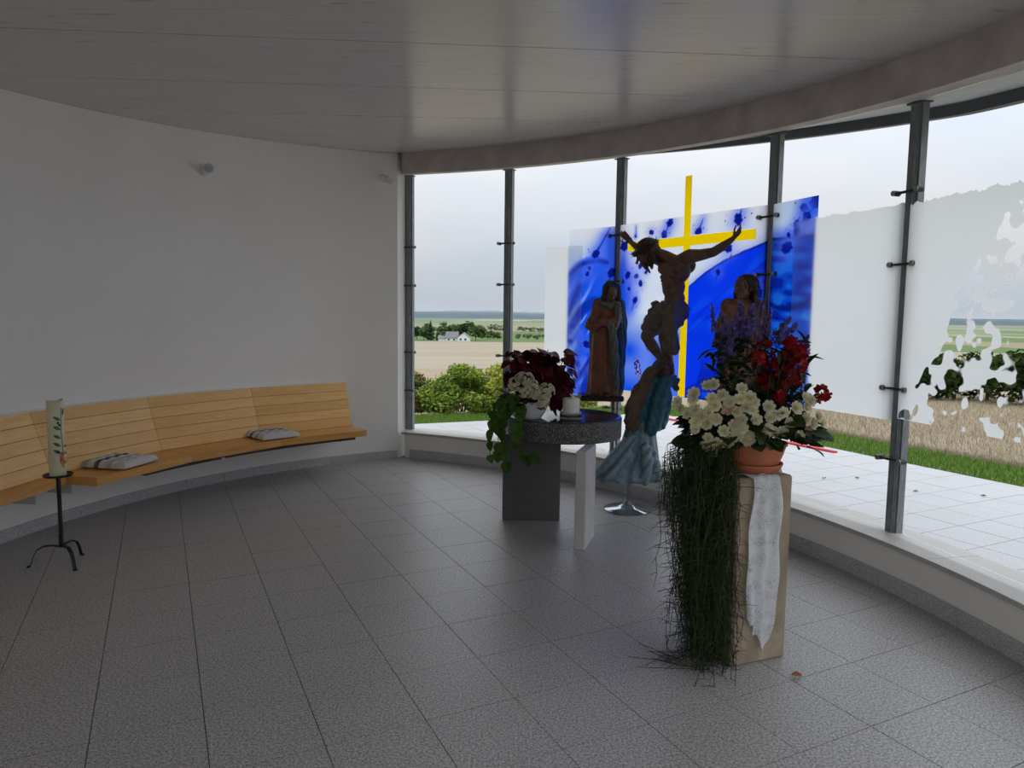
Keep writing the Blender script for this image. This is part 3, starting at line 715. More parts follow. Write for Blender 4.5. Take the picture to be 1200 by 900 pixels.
for px, d_ in ((607, 560), (614, 540), (621, 570), (626, 520), (631, 560), (636, 530), (606, 500), (617, 490), (629, 480)):
    far_tree(px, d_, 4.2, 4.6, 'leaf', 'small round orchard tree on the green slope', 'orchard trees', 150)
for k in range(14):
    far_tree(1095 + 9 * k + random.uniform(-3, 3), 620 + 40 * (k % 4), 7, 15, 'dark', 'dark field tree below the ridge behind speckled glass', 'field trees behind the speckled glass', 200)

# white farmhouse
M['house_wall'] = simple('white_render', (.80, .80, .80, 1), .8, .04)
M['roof'] = simple('grey_roof_tiles', (.20, .19, .20, 1), .8, .1)
M['window_dark'] = simple('dark_window', (.03, .035, .04, 1), .2)
hx, hy = -30.0, 400.0; hz = float(ground_z(hx, hy))
H_ = thing('farmhouse', 'white gabled farmhouse with grey roof among trees', 'house', (hx, hy, hz))
def gable(x0, x1, y0, y1, e_, r_, along):
    mb = MB(); mb.box(((x0 + x1) / 2, (y0 + y1) / 2, e_ / 2 - .4), (x1 - x0, y1 - y0, e_ + .8))
    if along == 'y':
        xm = (x0 + x1) / 2; mb.add([(x0, y0, e_), (x1, y0, e_), (xm, y0, r_), (x0, y1, e_), (x1, y1, e_), (xm, y1, r_)], [(0, 1, 2), (3, 5, 4)])
        rf = MB(); q = .35
        for a, b in ((x0 - q, xm), (x1 + q, xm)): rf.add([(a, y0 - q, e_ - .2), (a, y1 + q, e_ - .2), (b, y1 + q, r_ + .12), (b, y0 - q, r_ + .12), (a, y0 - q, e_), (a, y1 + q, e_), (b, y1 + q, r_ + .3), (b, y0 - q, r_ + .3)], [(0, 1, 2, 3), (4, 7, 6, 5), (0, 4, 5, 1), (3, 2, 6, 7), (0, 3, 7, 4), (1, 5, 6, 2)])
    else:
        ym = (y0 + y1) / 2; mb.add([(x0, y0, e_), (x0, y1, e_), (x0, ym, r_), (x1, y0, e_), (x1, y1, e_), (x1, ym, r_)], [(0, 2, 1), (3, 4, 5)])
        rf = MB(); q = .35
        for a, b in ((y0 - q, ym), (y1 + q, ym)): rf.add([(x0 - q, a, e_ - .2), (x1 + q, a, e_ - .2), (x1 + q, b, r_ + .12), (x0 - q, b, r_ + .12), (x0 - q, a, e_), (x1 + q, a, e_), (x1 + q, b, r_ + .3), (x0 - q, b, r_ + .3)], [(0, 1, 2, 3), (4, 7, 6, 5), (0, 4, 5, 1), (3, 2, 6, 7), (0, 3, 7, 4), (1, 5, 6, 2)])
    mb.build('wall', 'house_wall', H_); rf.build('roof', 'roof', H_)
gable(-.8, 5.8, -3, 6, 2.9, 5.3, 'y'); gable(-7.5, -.8, 0, 6, 2.4, 5.6, 'x'); gable(-12, -7.5, 1, 5, 2.0, 3.2, 'x')
MB().tube([(-4, 3, 5.2), (-4, 3, 6.6)], .35, 4).build('chimney', 'roof', H_)
for x in (.9, 3.6): MB().box((x, -3.03, 1.7), (1.0, .1, 1.1)).build('window', 'window_dark', H_)
for x in (-6, -3): MB().box((x, -.03, 1.4), (.9, .1, 1.0)).build('window', 'window_dark', H_)

# wooded ridge and far hills
def ridge(name, dist, a0, a1, h, amp, cell, mat, seed, depth):
    n = int((a1 - a0) / .12); V = []; F = []
    for i in range(n + 1):
        a = rad(a0 + (a1 - a0) * i / n); f = np.array([a * dist])
        e_ = float((vnoise(f, f * 0, cell, seed) - .5)[0] * amp * 2 + (vnoise(f, f * 0, cell * .06, seed + 1) - .5)[0] * amp * .35)
        for r, z in ((dist - depth * .12, -14), (dist, (h + e_) * .55), (dist + depth * .3, h + e_), (dist + depth, -14)): V.append((sin(a) * r, cos(a) * r, z))
    for i in range(n):
        for j in range(3): k = 4 * i + j; F.append((k, k + 4, k + 5, k + 1))
    return structure(mk(name, V, F, mat, smooth=False))
M['forest'] = simple('forest_canopy', (.040, .055, .035, 1), .95, .3, .012)
ridge('forest_ridge', 4200, -14, 42, 36, 9, 700, 'forest', 5, 1200)
ridge('distant_hills', 15000, -14, 6, 120, 60, 2500, 'forest', 8, 3000)
# thin ground haze over the valley
hz_t = NT('valley_haze'); vs = hz_t.add('ShaderNodeVolumeScatter'); vs.inputs['Color'].default_value = (.42, .68, 1.0, 1); vs.inputs['Density'].default_value = .00010; vs.inputs['Anisotropy'].default_value = 0
hz_t.l.new(vs.outputs[0], hz_t.out.inputs['Volume'])
hb = MB().box((0, 9600, 10), (24000, 18000, 130)).build('haze', hz_t.m); hb['kind'] = 'structure'

# ------------------------------------------------------------ curved oak wall bench
def plank(name, a, b, c, d_, th, mat, parent, bev=.002):
    """board with front face a-b-c-d (a->b along the grain), thickness th behind it; own local frame"""
    a, b, c, d_ = map(Vector, (a, b, c, d_)); x = (b - a).normalized(); n = x.cross(d_ - a).normalized(); y = n.cross(x)
    R = Matrix((x, y, n)).transposed(); pts = []
    for p in (a, b, c, d_): q = R.transposed() @ (p - a); pts.append(q)
    V = [(p.x, p.y, 0) for p in pts] + [(p.x, p.y, -th) for p in pts]
    o = mk(name, V, [(0, 1, 2, 3), (7, 6, 5, 4), (0, 4, 5, 1), (1, 5, 6, 2), (2, 6, 7, 3), (3, 7, 4, 0)], mat, parent)
    o.matrix_local = Matrix.Translation(a) @ R.to_4x4(); return o
def pol(r, a, z): x, y = P_(CL, r, a); return Vector((x, y, z))
bench = thing('curved_bench', 'long curved oak bench with slatted back along the white wall', 'bench')
JA = [125.9, 140.3, 154.7, 169.1, 183.5, 197.9]
for k in range(5):
    a0, a1 = JA[k] + .02, JA[k + 1] - .02
    b0, b1, t0, t1 = pol(4.045, a0, .448), pol(4.045, a1, .448), pol(4.215, a0, .90), pol(4.215, a1, .90)
    for s in range(5):
        f0, f1 = s / 5 + .004, (s + 1) / 5 - .004
        plank('back_slat', b1.lerp(t1, f0), b0.lerp(t0, f0), b0.lerp(t0, f1), b1.lerp(t1, f1), .024, 'oak', bench)
    rf = 3.68 if k < 3 else 3.925
    p0, p1, q0, q1 = pol(rf, a0, .447), pol(rf, a1, .447), pol(4.075, a0, .447), pol(4.075, a1, .447)
    plank('seat_board', p1, p0, q0, q1, .062, 'oak_seat', bench)
MB().arcband(CL, 4.217, RL - .002, 125.95, 197.8, .885, .902, 60).build('top_rail', 'plaster', bench)
for a in (128, 138, 148, 158, 167.5, 172, 177.5, 186):
    p = pol(4.13, a, .335); MB().box(tuple(p), (.26, .012, .10), rad(a)).build('support_bracket', 'lamp_white' if 'lamp_white' in M else 'soffit', bench)
for a0, a1, lab in ((127.5, 148.5, 'long black slotted heater under the bench below the far cushion'), (149.5, 161, 'short black slotted heater under the bench below the near cushion')):
    t = thing('bench_heater', lab, 'heater', tuple(pol(3.80, (a0 + a1) / 2, .335)), 0, 'heaters under the bench')
    L = Vector(t.location)
    def rel(mb): mb.v = [tuple(Vector(v) - L) for v in mb.v]; return mb
    rel(MB().arcband(CL, 3.74, 3.90, a0, a1, .345, .384, 20)).build('housing', 'rubber', t)
    for j in range(3): rel(MB().arcband(CL, 3.725, 3.74, a0, a1, .348 + j * .012, .354 + j * .012, 20)).build('louvre', 'zinc', t)

# tufted seat cushions
def cushion_mat():
    t = NT('striped_cushion_fabric'); tc = t.add('ShaderNodeTexCoord'); sx = t.add('ShaderNodeSeparateXYZ'); t.l.new(tc.outputs['Object'], sx.inputs[0])
    mp = t.add('ShaderNodeMapRange'); mp.inputs[1].default_value = -.2; mp.inputs[2].default_value = .2; t.l.new(sx.outputs['X'], mp.inputs[0])
    lt, gr, dk = (.62, .59, .55), (.44, .42, .40), (.10, .10, .11)
    c = t.ramp(mp.outputs[0], (0, lt), (.30, lt), (.31, gr), (.40, gr), (.41, lt), (.56, lt), (.57, dk), (.66, dk), (.67, lt), (.80, lt), (.81, gr))
    c.node.color_ramp.interpolation = 'CONSTANT'
    t.bsdf(c, .9, Specular_IOR_Level=.1); t.bump(t.noise(t.coord('Object'), 400, 3), .3, .001); return t.m
M['cushion'] = cushion_mat()
def cushion(ang, r, skew, label):
    x, y = P_(CL, r, ang); t = thing('seat_cushion', label, 'cushion', (x, y, .448), rad(ang + skew), 'striped cushions on the bench')
    n = 44; S = .195; V, F = [], []
    for top in (1, 0):
        for i in range(n + 1):
            for j in range(n + 1):
                u, v = -1 + 2 * i / n, -1 + 2 * j / n
                e_ = max(0, 1 - max(abs(u), abs(v)) ** 6); h = .052 * e_ ** .5
                for p in (-.5, 0, .5):
                    for q in (-.5, 0, .5): h -= .030 * math.exp(-((u - p) ** 2 + (v - q) ** 2) / .018) + .006 * math.exp(-((u - p) ** 2) / .006) * .5
                h = max(.012 * e_ ** .5, h); r_ = 1 - .03 * (abs(u) * abs(v)) ** 2 + .012 * sin(9 * u + 2) * sin(7 * v)
                V.append((u * S * r_, v * S * r_, .014 + (h if top else -.013 * e_ ** .4)))
    N = (n + 1) ** 2
    for i in range(n):
        for j in range(n):
            a = i * (n + 1) + j; F += [(a, a + n + 1, a + n + 2, a + 1), (N + a, N + a + 1, N + a + n + 2, N + a + n + 1)]
    mk('pad', V, F, 'cushion', t, True)
    for p in (-.5, 0, .5):
        for q in (-.5, 0, .5): MB().ell((p * S, q * S, .034), (.007, .007, .004), nu=8, nv=5).build('tuft_button', 'cushion', t, True)
    for s in (-1, 1): MB().tube([(S * .92, s * S * .92, .02), (S * 1.08, s * S * .98, .02), (S * 1.10, s * S * .86, .006)], .004, 6).build('tie', 'cushion', t)
cushion(162.8, 3.865, 7, 'striped tufted cushion on the bench close to the tall candle')
cushion(140.0, 3.875, -4, 'striped tufted cushion on the far part of the bench')

# ------------------------------------------------------------ wrought iron stand with the tall candle
M['iron'] = simple('wrought_iron', (.028, .026, .025, 1), .5, .25, 30, .3, 90, Metallic=.4)
M['wax'] = simple('cream_wax', (.70, .70, .50, 1), .45, .06, 9, Subsurface_Weight=.15)
SX, SY = -2.88, 4.43
t = thing('candle_stand', 'black wrought iron candle stand with twisted stem on three curled feet', 'candle stand', (SX, SY, 0))
mb = MB(); nst = 60; hw = .0105                       # square bar twisted along its height
V, F = [], []
for i in range(nst + 1):
    z = .12 + .455 * i / nst; tw = 7.5 * 2 * pi * max(0, min(1, (i / nst - .18) / .64)) / 2
    for q in range(4): a = tw + q * pi / 2 + pi / 4; V.append((hw * 1.3 * cos(a), hw * 1.3 * sin(a), z))
F = [(i * 4 + j, i * 4 + (j + 1) % 4, i * 4 + 4 + (j + 1) % 4, i * 4 + 4 + j) for i in range(nst) for j in range(4)] + [(3, 2, 1, 0), tuple(nst * 4 + j for j in range(4))]
mk('stem', V, F, 'iron', t)
MB().lathe([(.0, .574), (.05, .574), (.078, .580), (.086, .592), (.083, .595), (.074, .586), (.0, .580)], n=32).build('drip_plate', 'iron', t, True)
for fx, fy in ((-.165, -.06), (.145, -.105), (.02, .17)):
    L = hypot(fx, fy); ux, uy = fx / L, fy / L; prof = [(0, .115), (.25, .128), (.55, .128), (.78, .105), (.9, .065), (.97, .025), (1.0, .004), (1.10, .004)]
    V, F = [], []
    for s, z in prof:
        for w in (-.011, .011):
            for dz in (0, .007): V.append((ux * s * L - uy * w, uy * s * L + ux * w, z + dz))
    for i in range(len(prof) - 1):
        k = 4 * i; F += [(k, k + 4, k + 6, k + 2), (k + 1, k + 3, k + 7, k + 5), (k, k + 1, k + 5, k + 4), (k + 2, k + 6, k + 7, k + 3)]
    k = 4 * (len(prof) - 1); F += [(0, 2, 3, 1), (k, k + 1, k + 3, k + 2)]
    mk('leg', V, F, 'iron', t)
t = thing('pillar_candle', 'tall cream candle with green leaf and red wax ornament on iron stand', 'candle', (SX, SY, .5805))
mb = MB(); n = 36; prof = [(.046, 0), (.047, .01), (.047, .46), (.0465, .485)]
V = [(r * cos(2 * pi * j / n), r * sin(2 * pi * j / n), z + (.006 * sin(2 * 2 * pi * j / n) + .003 * sin(5.0 * 2 * pi * j / n + 1) if z > .47 else 0)) for r, z in prof for j in range(n)]
V += [(.036 * cos(2 * pi * j / n), .036 * sin(2 * pi * j / n), .470) for j in range(n)] + [(0, 0, .455)]
F = [(i * n + j, i * n + (j + 1) % n, (i + 1) * n + (j + 1) % n, (i + 1) * n + j) for i in range(4) for j in range(n)] + [tuple(range(n - 1, -1, -1))] + [(4 * n + j, 4 * n + (j + 1) % n, 5 * n) for j in range(n)]
mk('candle_body', V, F, 'wax', t, True, auto=40)
MB().tube([(0, 0, .45), (.002, 0, .475)], .002, 6).build('wick', 'rubber', t)
M['wax_green'] = simple('green_wax', (.05, .20, .05, 1), .5); M['wax_red'] = simple('red_wax', (.55, .08, .05, 1), .5); M['wax_blue'] = simple('dark_blue_wax', (.02, .03, .16, 1), .5); M['wax_gold'] = simple('gold_wax', (.55, .33, .05, 1), .4)
def on_candle(a, z, r=.048): return Vector((r * cos(a), r * sin(a), z))
def wax_leaf(a, z, l, w, tilt, mat, name):
    V, F = [], []
    c = on_candle(a, z, .0485); tx_, tz = Vector((-sin(a), cos(a), 0)), Vector((0, 0, 1)); nn = Vector((cos(a), sin(a), 0))
    d1 = tx_ * sin(tilt) + tz * cos(tilt); d2 = tx_ * cos(tilt) - tz * sin(tilt)
    for k in range(9):
        s = k / 8; ww = w * sin(pi * s) ** .8
        for q in (-1, 0, 1):
            p = c + d1 * l * s + d2 * ww * q; ang = atan2(p.y, p.x) if False else a + (p - c).dot(tx_) / .048
            V.append(on_candle(ang, p.z, .0485 + (.003 if q == 0 else 0)))
    for k in range(8):
        for q in range(2): F.append((k * 3 + q, k * 3 + q + 1, k * 3 + q + 4, k * 3 + q + 3))
    mk(name, V, F, mat, t, True)
a0 = atan2(-SY, -SX) + .45                              # ornament faces the camera, slightly to its right
MB().tube([on_candle(a0 + .2 + .06 * sin(k * .9), .11 + .33 * k / 9, .049) for k in range(10)], .0028, 6).build('stem_ornament', 'wax_gold', t)
for k, (da, z) in enumerate(((-.1, .36), (-.12, .30), (-.15, .245), (-.2, .195), (-.2, .15), (.25, .39))): wax_leaf(a0 + da + .2, z, .048, .010, (-1.0 if k < 5 else .2), 'wax_green', 'leaf_ornament')
for da, z in ((-.2, .345), (-.05, .33), (-.28, .16)): MB().ell(on_candle(a0 + da, z, .049), (.007, .007, .008), nu=8, nv=6).build('berry_ornament', 'wax_blue', t, True)
for da, z, l, tl, mt in ((.1, .16, .07, pi, 'wax_red'), (.35, .17, .085, pi + .25, 'wax_red'), (-.15, .15, .085, pi - .55, 'wax_gold'), (.0, .11, .06, pi - .3, 'wax_gold'), (.45, .12, .05, pi + .3, 'wax_red')): wax_leaf(a0 + da, z, l, .012, tl, mt, 'ribbon_ornament')
for z in (.19, .145, .085): wax_leaf(a0 + .4, z, .035, .007, 1.3, 'wax_blue', 'ribbon_ornament')

# ------------------------------------------------------------ wall spotlights (switched off)
M['lamp_white'] = simple('white_lamp_shell', (.88, .87, .85, 1), .4, .03)
M['lens'] = simple('lamp_lens', (.62, .63, .64, 1), .15, .1, Metallic=.3)
def spot(a, z, aim, label):
    p = pol(RL, a, z); inn = Vector((CL[0] - p.x, CL[1] - p.y, 0)).normalized(); t = thing('wall_spotlight', label, 'lamp', tuple(p), 0, 'wall spotlights')
    MB().tube([inn * .001, inn * .022], .048, 24).build('wall_plate', 'lamp_white', t, True)
    j = inn * .055 + Vector((0, 0, -.01)); MB().tube([inn * .02, j], .012, 10).build('arm', 'lamp_white', t, True)
    d_ = Vector(aim).normalized(); mb = MB(); mb.tube([j - d_ * .035, j - d_ * .03, j + d_ * .07], [.030, .040, .043], 24); hd = mb.build('lamp_head', 'lamp_white', t, True)
    MB().tube([j + d_ * .0705, j + d_ * .072], .036, 24).build('lens', 'lens', hd, True)
    MB().tube([j + d_ * .064, j + d_ * .076], [.0445, .0445], 24, False).build('rim_ring', 'chrome', hd, True)
spot(145.6, 2.925, (.35, -.55, .25), 'round white wall spotlight above the middle of the bench')
spot(119.6, 3.13, (.72, -.62, -.38), 'white tilted spotlight high on the wall next to the window')

# ------------------------------------------------------------ granite table and what stands on it
def terrazzo(name, rough):
    t = NT(name); v = t.coord('Object'); n = t.noise(v, 190, 2, .6)
    c = t.ramp(n, (.46, (.012, .012, .013)), (.52, (.06, .06, .06)), (.60, (.34, .33, .32))); t.bsdf(c, rough); return t.m
M['terrazzo'] = terrazzo('black_granite_rough', .75)
def polished():
    t = NT('black_granite_polished'); v = t.coord('Object'); n = t.noise(v, 210, 2, .6)
    t.bsdf(t.ramp(n, (.5, (.02, .02, .022)), (.62, (.075, .075, .078))), .16, Specular_IOR_Level=.6); return t.m
M['polished'] = polished()
M['leg_stone'] = simple('pale_grey_stone', (.56, .55, .53, 1), .6, .08, 6, .15, 80)
TX, TY = .42, 5.55
t = thing('round_stone_table', 'round black granite table on pale stone slab legs', 'table', (TX, TY, 0))
MB().lathe([(.0, .7005), (.438, .7005), (.445, .706), (.447, .852)], n=72).build('table_edge', 'terrazzo', t, True)
MB().lathe([(.4465, .8523), (.443, .859), (.436, .861), (.0, .861)], n=72).build('tabletop', 'polished', t, True)
M['shaded_slab_stone'] = simple('grey_slab_shade_tinted', (.105, .103, .10, 1), .6, .08, 6, .15, 80)  # grey leg stone with the shade of its backlit face put into the colour
def slab_leg(p, q, w, mat='leg_stone', h=.70):
    p, q = Vector((*p, 0)) - Vector((TX, TY, 0)), Vector((*q, 0)) - Vector((TX, TY, 0)); m = (p + q) / 2
    MB().bevbox((m.x, m.y, h / 2), ((q - p).length, w, h), .006, atan2((q - p).y, (q - p).x)).build('leg', mat, t)
slab_leg((-.065, 5.60), (.395, 5.60), .085, 'shaded_slab_stone')
slab_leg((.486, 4.845), (.590, 5.175), .078)

# white pillar candle in a coil of silver beads
CX, CY, TZ = .447, 5.30, .861
M['wax_white'] = simple('white_wax', (.80, .78, .72, 1), .5, .03, 9, Subsurface_Weight=.2)
t = thing('table_candle', 'short white pillar candle in a silver ring on the granite table', 'candle', (CX, CY, TZ + .006))
MB().lathe([(0, 0), (.062, 0), (.064, .004), (.064, .150), (.060, .156), (.045, .157), (.012, .150), (0, .149)], n=36).build('candle_body', 'wax_white', t, True)
MB().tube([(0, 0, .148), (.001, .001, .160)], .0016, 6).build('wick', 'rubber', t)
t = thing('bead_ring', 'coiled ring of silver and black beads around the short white candle', 'candle holder', (CX, CY, TZ), 0)
MB().lathe([(0, .0), (.082, .0), (.085, .003), (.082, .0055), (0, .0055)], n=36).build('base_dish', 'zinc', t, True)
for j, (z, r, sh) in enumerate(((.014, .077, 0), (.031, .0765, .3), (.048, .076, .6))):
    mb = MB()
    for k in range(26): a = 2 * pi * k / 26 + sh; mb.ell((r * cos(a), r * sin(a), z), (.0088,) * 3, nu=6, nv=5)
    mb.build('bead_row', 'chrome' if j != 1 else 'rubber', t, True)
mb = MB()
for k in range(14): a = -.6 + k * .18; mb.ell((.082 * cos(a) + .012, .082 * sin(a), .05 + .012 * sin(k * .5)), (.004,) * 3, nu=6, nv=5)
mb.build('loose_bead_strand', 'rubber', t, True)

# ---- leaves and petals shared by the flower arrangements
def leaf_mesh(name, L, W, mat, fold=.25, droop=.25, heart=0, wave=0):
    V, F = [], []; n = 6
    for i in range(n + 1):
        s = i / n; w = W * (sin(pi * min(1, s * .92 + .08)) ** .75) * (1 + heart * (1 - s) * .8); z = -droop * L * s * s
        for q in (-1, -.5, 0, .5, 1): V.append((w * q, L * s - heart * .12 * L * abs(q) * (1 - s), z + fold * w * abs(q) + wave * sin(9 * s + 2.2 * q) * W))
    for i in range(n):
        for q in range(4): a = i * 5 + q; F.append((a, a + 1, a + 6, a + 5))
    me = bpy.data.meshes.new(name); me.from_pydata(V, [], F); me.materials.append(M[mat]); me.shade_smooth(); return me
def petals_mesh(name, mat, rings, n, L, W, cup, center=None):
    mb = MB()
    for r in range(rings):
        for k in range(n):
            a = 2 * pi * (k + .5 * r) / n + .2 * r; l = L * (1 - .22 * r); w = W * (1 - .15 * r); el = .25 + cup * r
            u = Vector((cos(a) * cos(el), sin(a) * cos(el), sin(el))); s = Vector((-sin(a), cos(a), 0)); nn = u.cross(s)
            P = []
            for f, ww, b in ((0, .18, 0), (.35, .75, .06), (.7, 1.0, .10), (1.0, .55, .02)): P += [u * l * f + s * w * ww * q * .5 - nn * b * l for q in (-1, 1)]
            mb.add(P, [(0, 1, 3, 2), (2, 3, 5, 4), (4, 5, 7, 6)])
    me = bpy.data.meshes.new(name); me.from_pydata(mb.v, [], mb.f); me.materials.append(M[mat]); me.shade_smooth(); return me
def put(name, me, parent, loc, direction, roll=0, scale=1.0):
    """place a shared mesh: its +Y axis along direction"""
    y = Vector(direction).normalized(); up = Vector((0, 0, 1)) if abs(y.z) < .95 else Vector((1, 0, 0)); x = y.cross(up).normalized(); z = x.cross(y)
    R = Matrix((x, y, z)).transposed() @ Matrix.Rotation(roll, 3, 'Y')
    o = bpy.data.objects.new(name, me); link(o, parent); o.matrix_local = Matrix.Translation(Vector(loc)) @ R.to_4x4() @ Matrix.Scale(scale, 4); return o
def face(name, me, parent, loc, direction, spin=0, scale=1.0):
    """place a blossom mesh: its +Z axis along direction"""
    q = Vector((0, 0, 1)).rotation_difference(Vector(direction).normalized()); o = bpy.data.objects.new(name, me); link(o, parent)
    o.matrix_local = Matrix.Translation(Vector(loc)) @ q.to_matrix().to_4x4() @ Matrix.Rotation(spin, 4, 'Z') @ Matrix.Scale(scale, 4); return o
def tissue(name, c0, c1, trans=.35, rough=.5, scale=14):
    t = NT(name); oi = t.add('ShaderNodeObjectInfo'); n = t.noise(t.coord('Object'), scale, 3)
    c = t.mix(t.ramp(n, (.3, c0), (.7, c1)), t.ramp(oi.outputs['Random'], (0, (.75, .75, .75)), (1, (1.05, 1.05, 1.0))), 1.0, 'MULTIPLY')
    b = t.bsdf(c, rough, Specular_IOR_Level=.25); tl = t.add('ShaderNodeBsdfTranslucent'); t.l.new(c, tl.inputs[0]); mx = t.add('ShaderNodeMixShader'); mx.inputs[0].default_value = trans
    t.l.new(b.outputs[0], mx.inputs[1]); t.l.new(tl.outputs[0], mx.inputs[2]); t.l.new(mx.outputs[0], t.out.inputs[0]); return t.m
M['coleus'] = tissue('dark_red_leaf', (.075, .004, .012, 1), (.17, .012, .028, 1), .18)
M['pothos'] = tissue('green_heart_leaf', (.04, .10, .012, 1), (.09, .19, .03, 1), .35)
M['cream'] = tissue('cream_petal', (.62, .58, .40, 1), (.76, .73, .56, 1), .2)
M['begonia'] = tissue('white_begonia_petal', (.80, .75, .50, 1), (.92, .89, .72, 1), .25)
M['begonia_eye'] = tissue('yellow_begonia_eye', (.75, .62, .15, 1), (.85, .72, .25, 1), .1)
M['pinkish'] = tissue('faded_pink_petal', (.72, .42, .30, 1), (.80, .58, .42, 1), .25)
M['red_petal'] = tissue('scarlet_petal', (.26, .004, .007, 1), (.42, .010, .014, 1), .2)
M['violet'] = tissue('violet_petal', (.10, .07, .27, 1), (.22, .17, .46, 1), .25)
M['dark_leaf'] = tissue('dark_green_leaf', (.018, .035, .008, 1), (.045, .075, .018, 1), .2)
M['trail'] = tissue('trailing_green_stem', (.018, .032, .008, 1), (.05, .075, .02, 1), .1)
M['ceramic'] = simple('white_ceramic', (.74, .74, .78, 1), .25, .03)
BX, BY = .14, 5.36
t = thing('table_flower_bowl', 'white bowl with dark red leaves, cream blossoms and trailing vine on the table', 'flower bowl', (BX, BY, TZ + .0005))
MB().lathe([(0, 0), (.082, 0), (.088, .006), (.118, .05), (.134, .095), (.138, .128), (.132, .131), (.126, .10), (.105, .05), (.06, .02), (0, .018)], n=48).build('bowl', 'ceramic', t, True)
MB().lathe([(0, .112), (.128, .112), (.128, .10), (0, .10)], n=24).build('potting_soil', 'bark', t)
cl = leaf_mesh('coleus_leaf', .12, .050, 'coleus', .15, .45, .3, .06)
R_ = random.Random(11)
lobes = [((-.085, .0, .42), (.115, .10, .15)), ((.09, .02, .43), (.13, .11, .15)), ((.225, .03, .37), (.115, .10, .19)), ((.02, .05, .30), (.17, .1, .16)), ((.215, .02, .25), (.09, .07, .13))]
for k in range(290):
    (c, r) = lobes[k % 5]; v = Vector((R_.gauss(0, 1), R_.gauss(0, 1), R_.gauss(0, 1))).normalized(); q = R_.random() ** .4
    p = Vector((c[0] + v.x * r[0] * q, c[1] + v.y * r[1] * q, min(.505, c[2] + v.z * r[2] * q))); put('red_leaf', cl, t, p - Vector((v.x, v.y, .3)) * .04, (v.x, v.y, -.35 + .55 * v.z), R_.uniform(-.6, .6), R_.uniform(.55, 1.0))
for (c, r) in lobes:
    for k in range(3):
        a = k * 2.1; MB().tube([(c[0] * .25, .0, .11), (c[0] * .7, c[1], c[2] * .6), (c[0] + .04 * cos(a), c[1] + .04 * sin(a), c[2] + r[2] * .6)], [.006, .005, .003], 6).build('red_stem', 'coleus', t)
fl5 = petals_mesh('cream_floret', 'cream', 1, 5, .021, .022, .0)
def floret_ball(c, r, n):
    for k in range(n):
        v = Vector((R_.gauss(0, 1), -abs(R_.gauss(0, 1)) - .15, R_.gauss(.25, 1))).normalized(); face('cream_blossom', fl5, t, Vector(c) + Vector((v.x * r[0], v.y * r[1], v.z * r[2])), v, R_.random() * 6, R_.uniform(.7, 1.0))
for c, r, n in (((-.105, -.13, .27), (.065, .05, .05), 30), ((-.05, -.15, .31), (.07, .05, .05), 34), ((.0, -.16, .26), (.055, .05, .045), 26), ((.035, -.16, .20), (.05, .045, .045), 22), ((.115, -.14, .215), (.06, .05, .065), 32), ((.085, -.16, .15), (.05, .045, .05), 24), ((-.04, -.17, .21), (.05, .04, .035), 16)): floret_ball(c, r, n)
hl = leaf_mesh('heart_leaf', .105, .045, 'pothos', .18, .35, .6)
vines = [[(-.10, -.05, .13), (-.17, -.09, .15), (-.23, -.12, .02), (-.24, -.13, -.14), (-.22, -.13, -.26)], [(-.08, -.10, .13), (-.15, -.15, .12), (-.20, -.17, -.02), (-.19, -.18, -.20), (-.16, -.18, -.34)],
         [(-.05, -.12, .13), (-.08, -.17, .10), (-.10, -.20, -.03), (-.11, -.21, -.17), (-.05, -.20, -.27), (.02, -.20, -.24)], [(-.11, 0, .13), (-.20, -.04, .20), (-.27, -.07, .10), (-.30, -.09, -.05)], [(-.09, -.08, .14), (-.14, -.14, .20), (-.21, -.17, .15), (-.25, -.18, .05), (-.29, -.18, -.10), (-.30, -.18, -.30)]]
for vpts in vines:
    P = [Vector(p) for p in vpts]; MB().tube(P, .0028, 6).build('vine_stem', 'pothos', t)
    for i in range(len(P) - 1):
        for f in (.3, .8):
            p = P[i].lerp(P[i + 1], f); a = R_.uniform(-2.6, -.4); put('vine_leaf', hl, t, p, (cos(a) * .55, sin(a) * .45, -.75 + R_.uniform(-.2, .45)), R_.uniform(-.5, .5), R_.uniform(.55, .95))
dl = leaf_mesh('dark_leaf', .075, .026, 'dark_leaf', .2, .3)
for k in range(60):
    a = R_.uniform(0, 6.28); q = R_.uniform(.05, .15); put('small_leaf', dl, t, (cos(a) * q - .03, sin(a) * q * .9 - .03, R_.uniform(.10, .24)), (cos(a), sin(a), R_.uniform(-.3, .6)), R_.uniform(-.5, .5), R_.uniform(.7, 1.2))

# ------------------------------------------------------------ stone pillar with lace cloth and planted bowl
def sandstone():
    t = NT('tan_stone'); v = t.coord('Object', (1, 1, .6)); n = t.noise(v, 5, 6, .6, .4); n2 = t.noise(v, 28, 4, .7); n3 = t.noise(v, 130, 3)
    c = t.ramp(n, (.3, (.20, .15, .10)), (.55, (.35, .27, .19)), (.75, (.47, .385, .295)))
    c = t.mix(c, (.16, .10, .055, 1), t.ramp(n2, (.62, (0, 0, 0)), (.72, (.75, .75, .75)))); t.bsdf(c, .75); t.bump(n3, .3, .003); return t.m
M['sandstone'] = sandstone()
PX, PY, PROT, PW, PHH = 1.130, 3.383, rad(21.6), .318, .895
tag(MB().bevbox((0, 0, PHH / 2), (PW, PW, PHH), .010).build('stone_pillar', 'sandstone'), 'square tan stone pillar carrying the planted terracotta bowl', 'pillar')
pil = bpy.data.objects['stone_pillar']; pil.location = (PX, PY, 0); pil.rotation_euler = (0, 0, PROT)
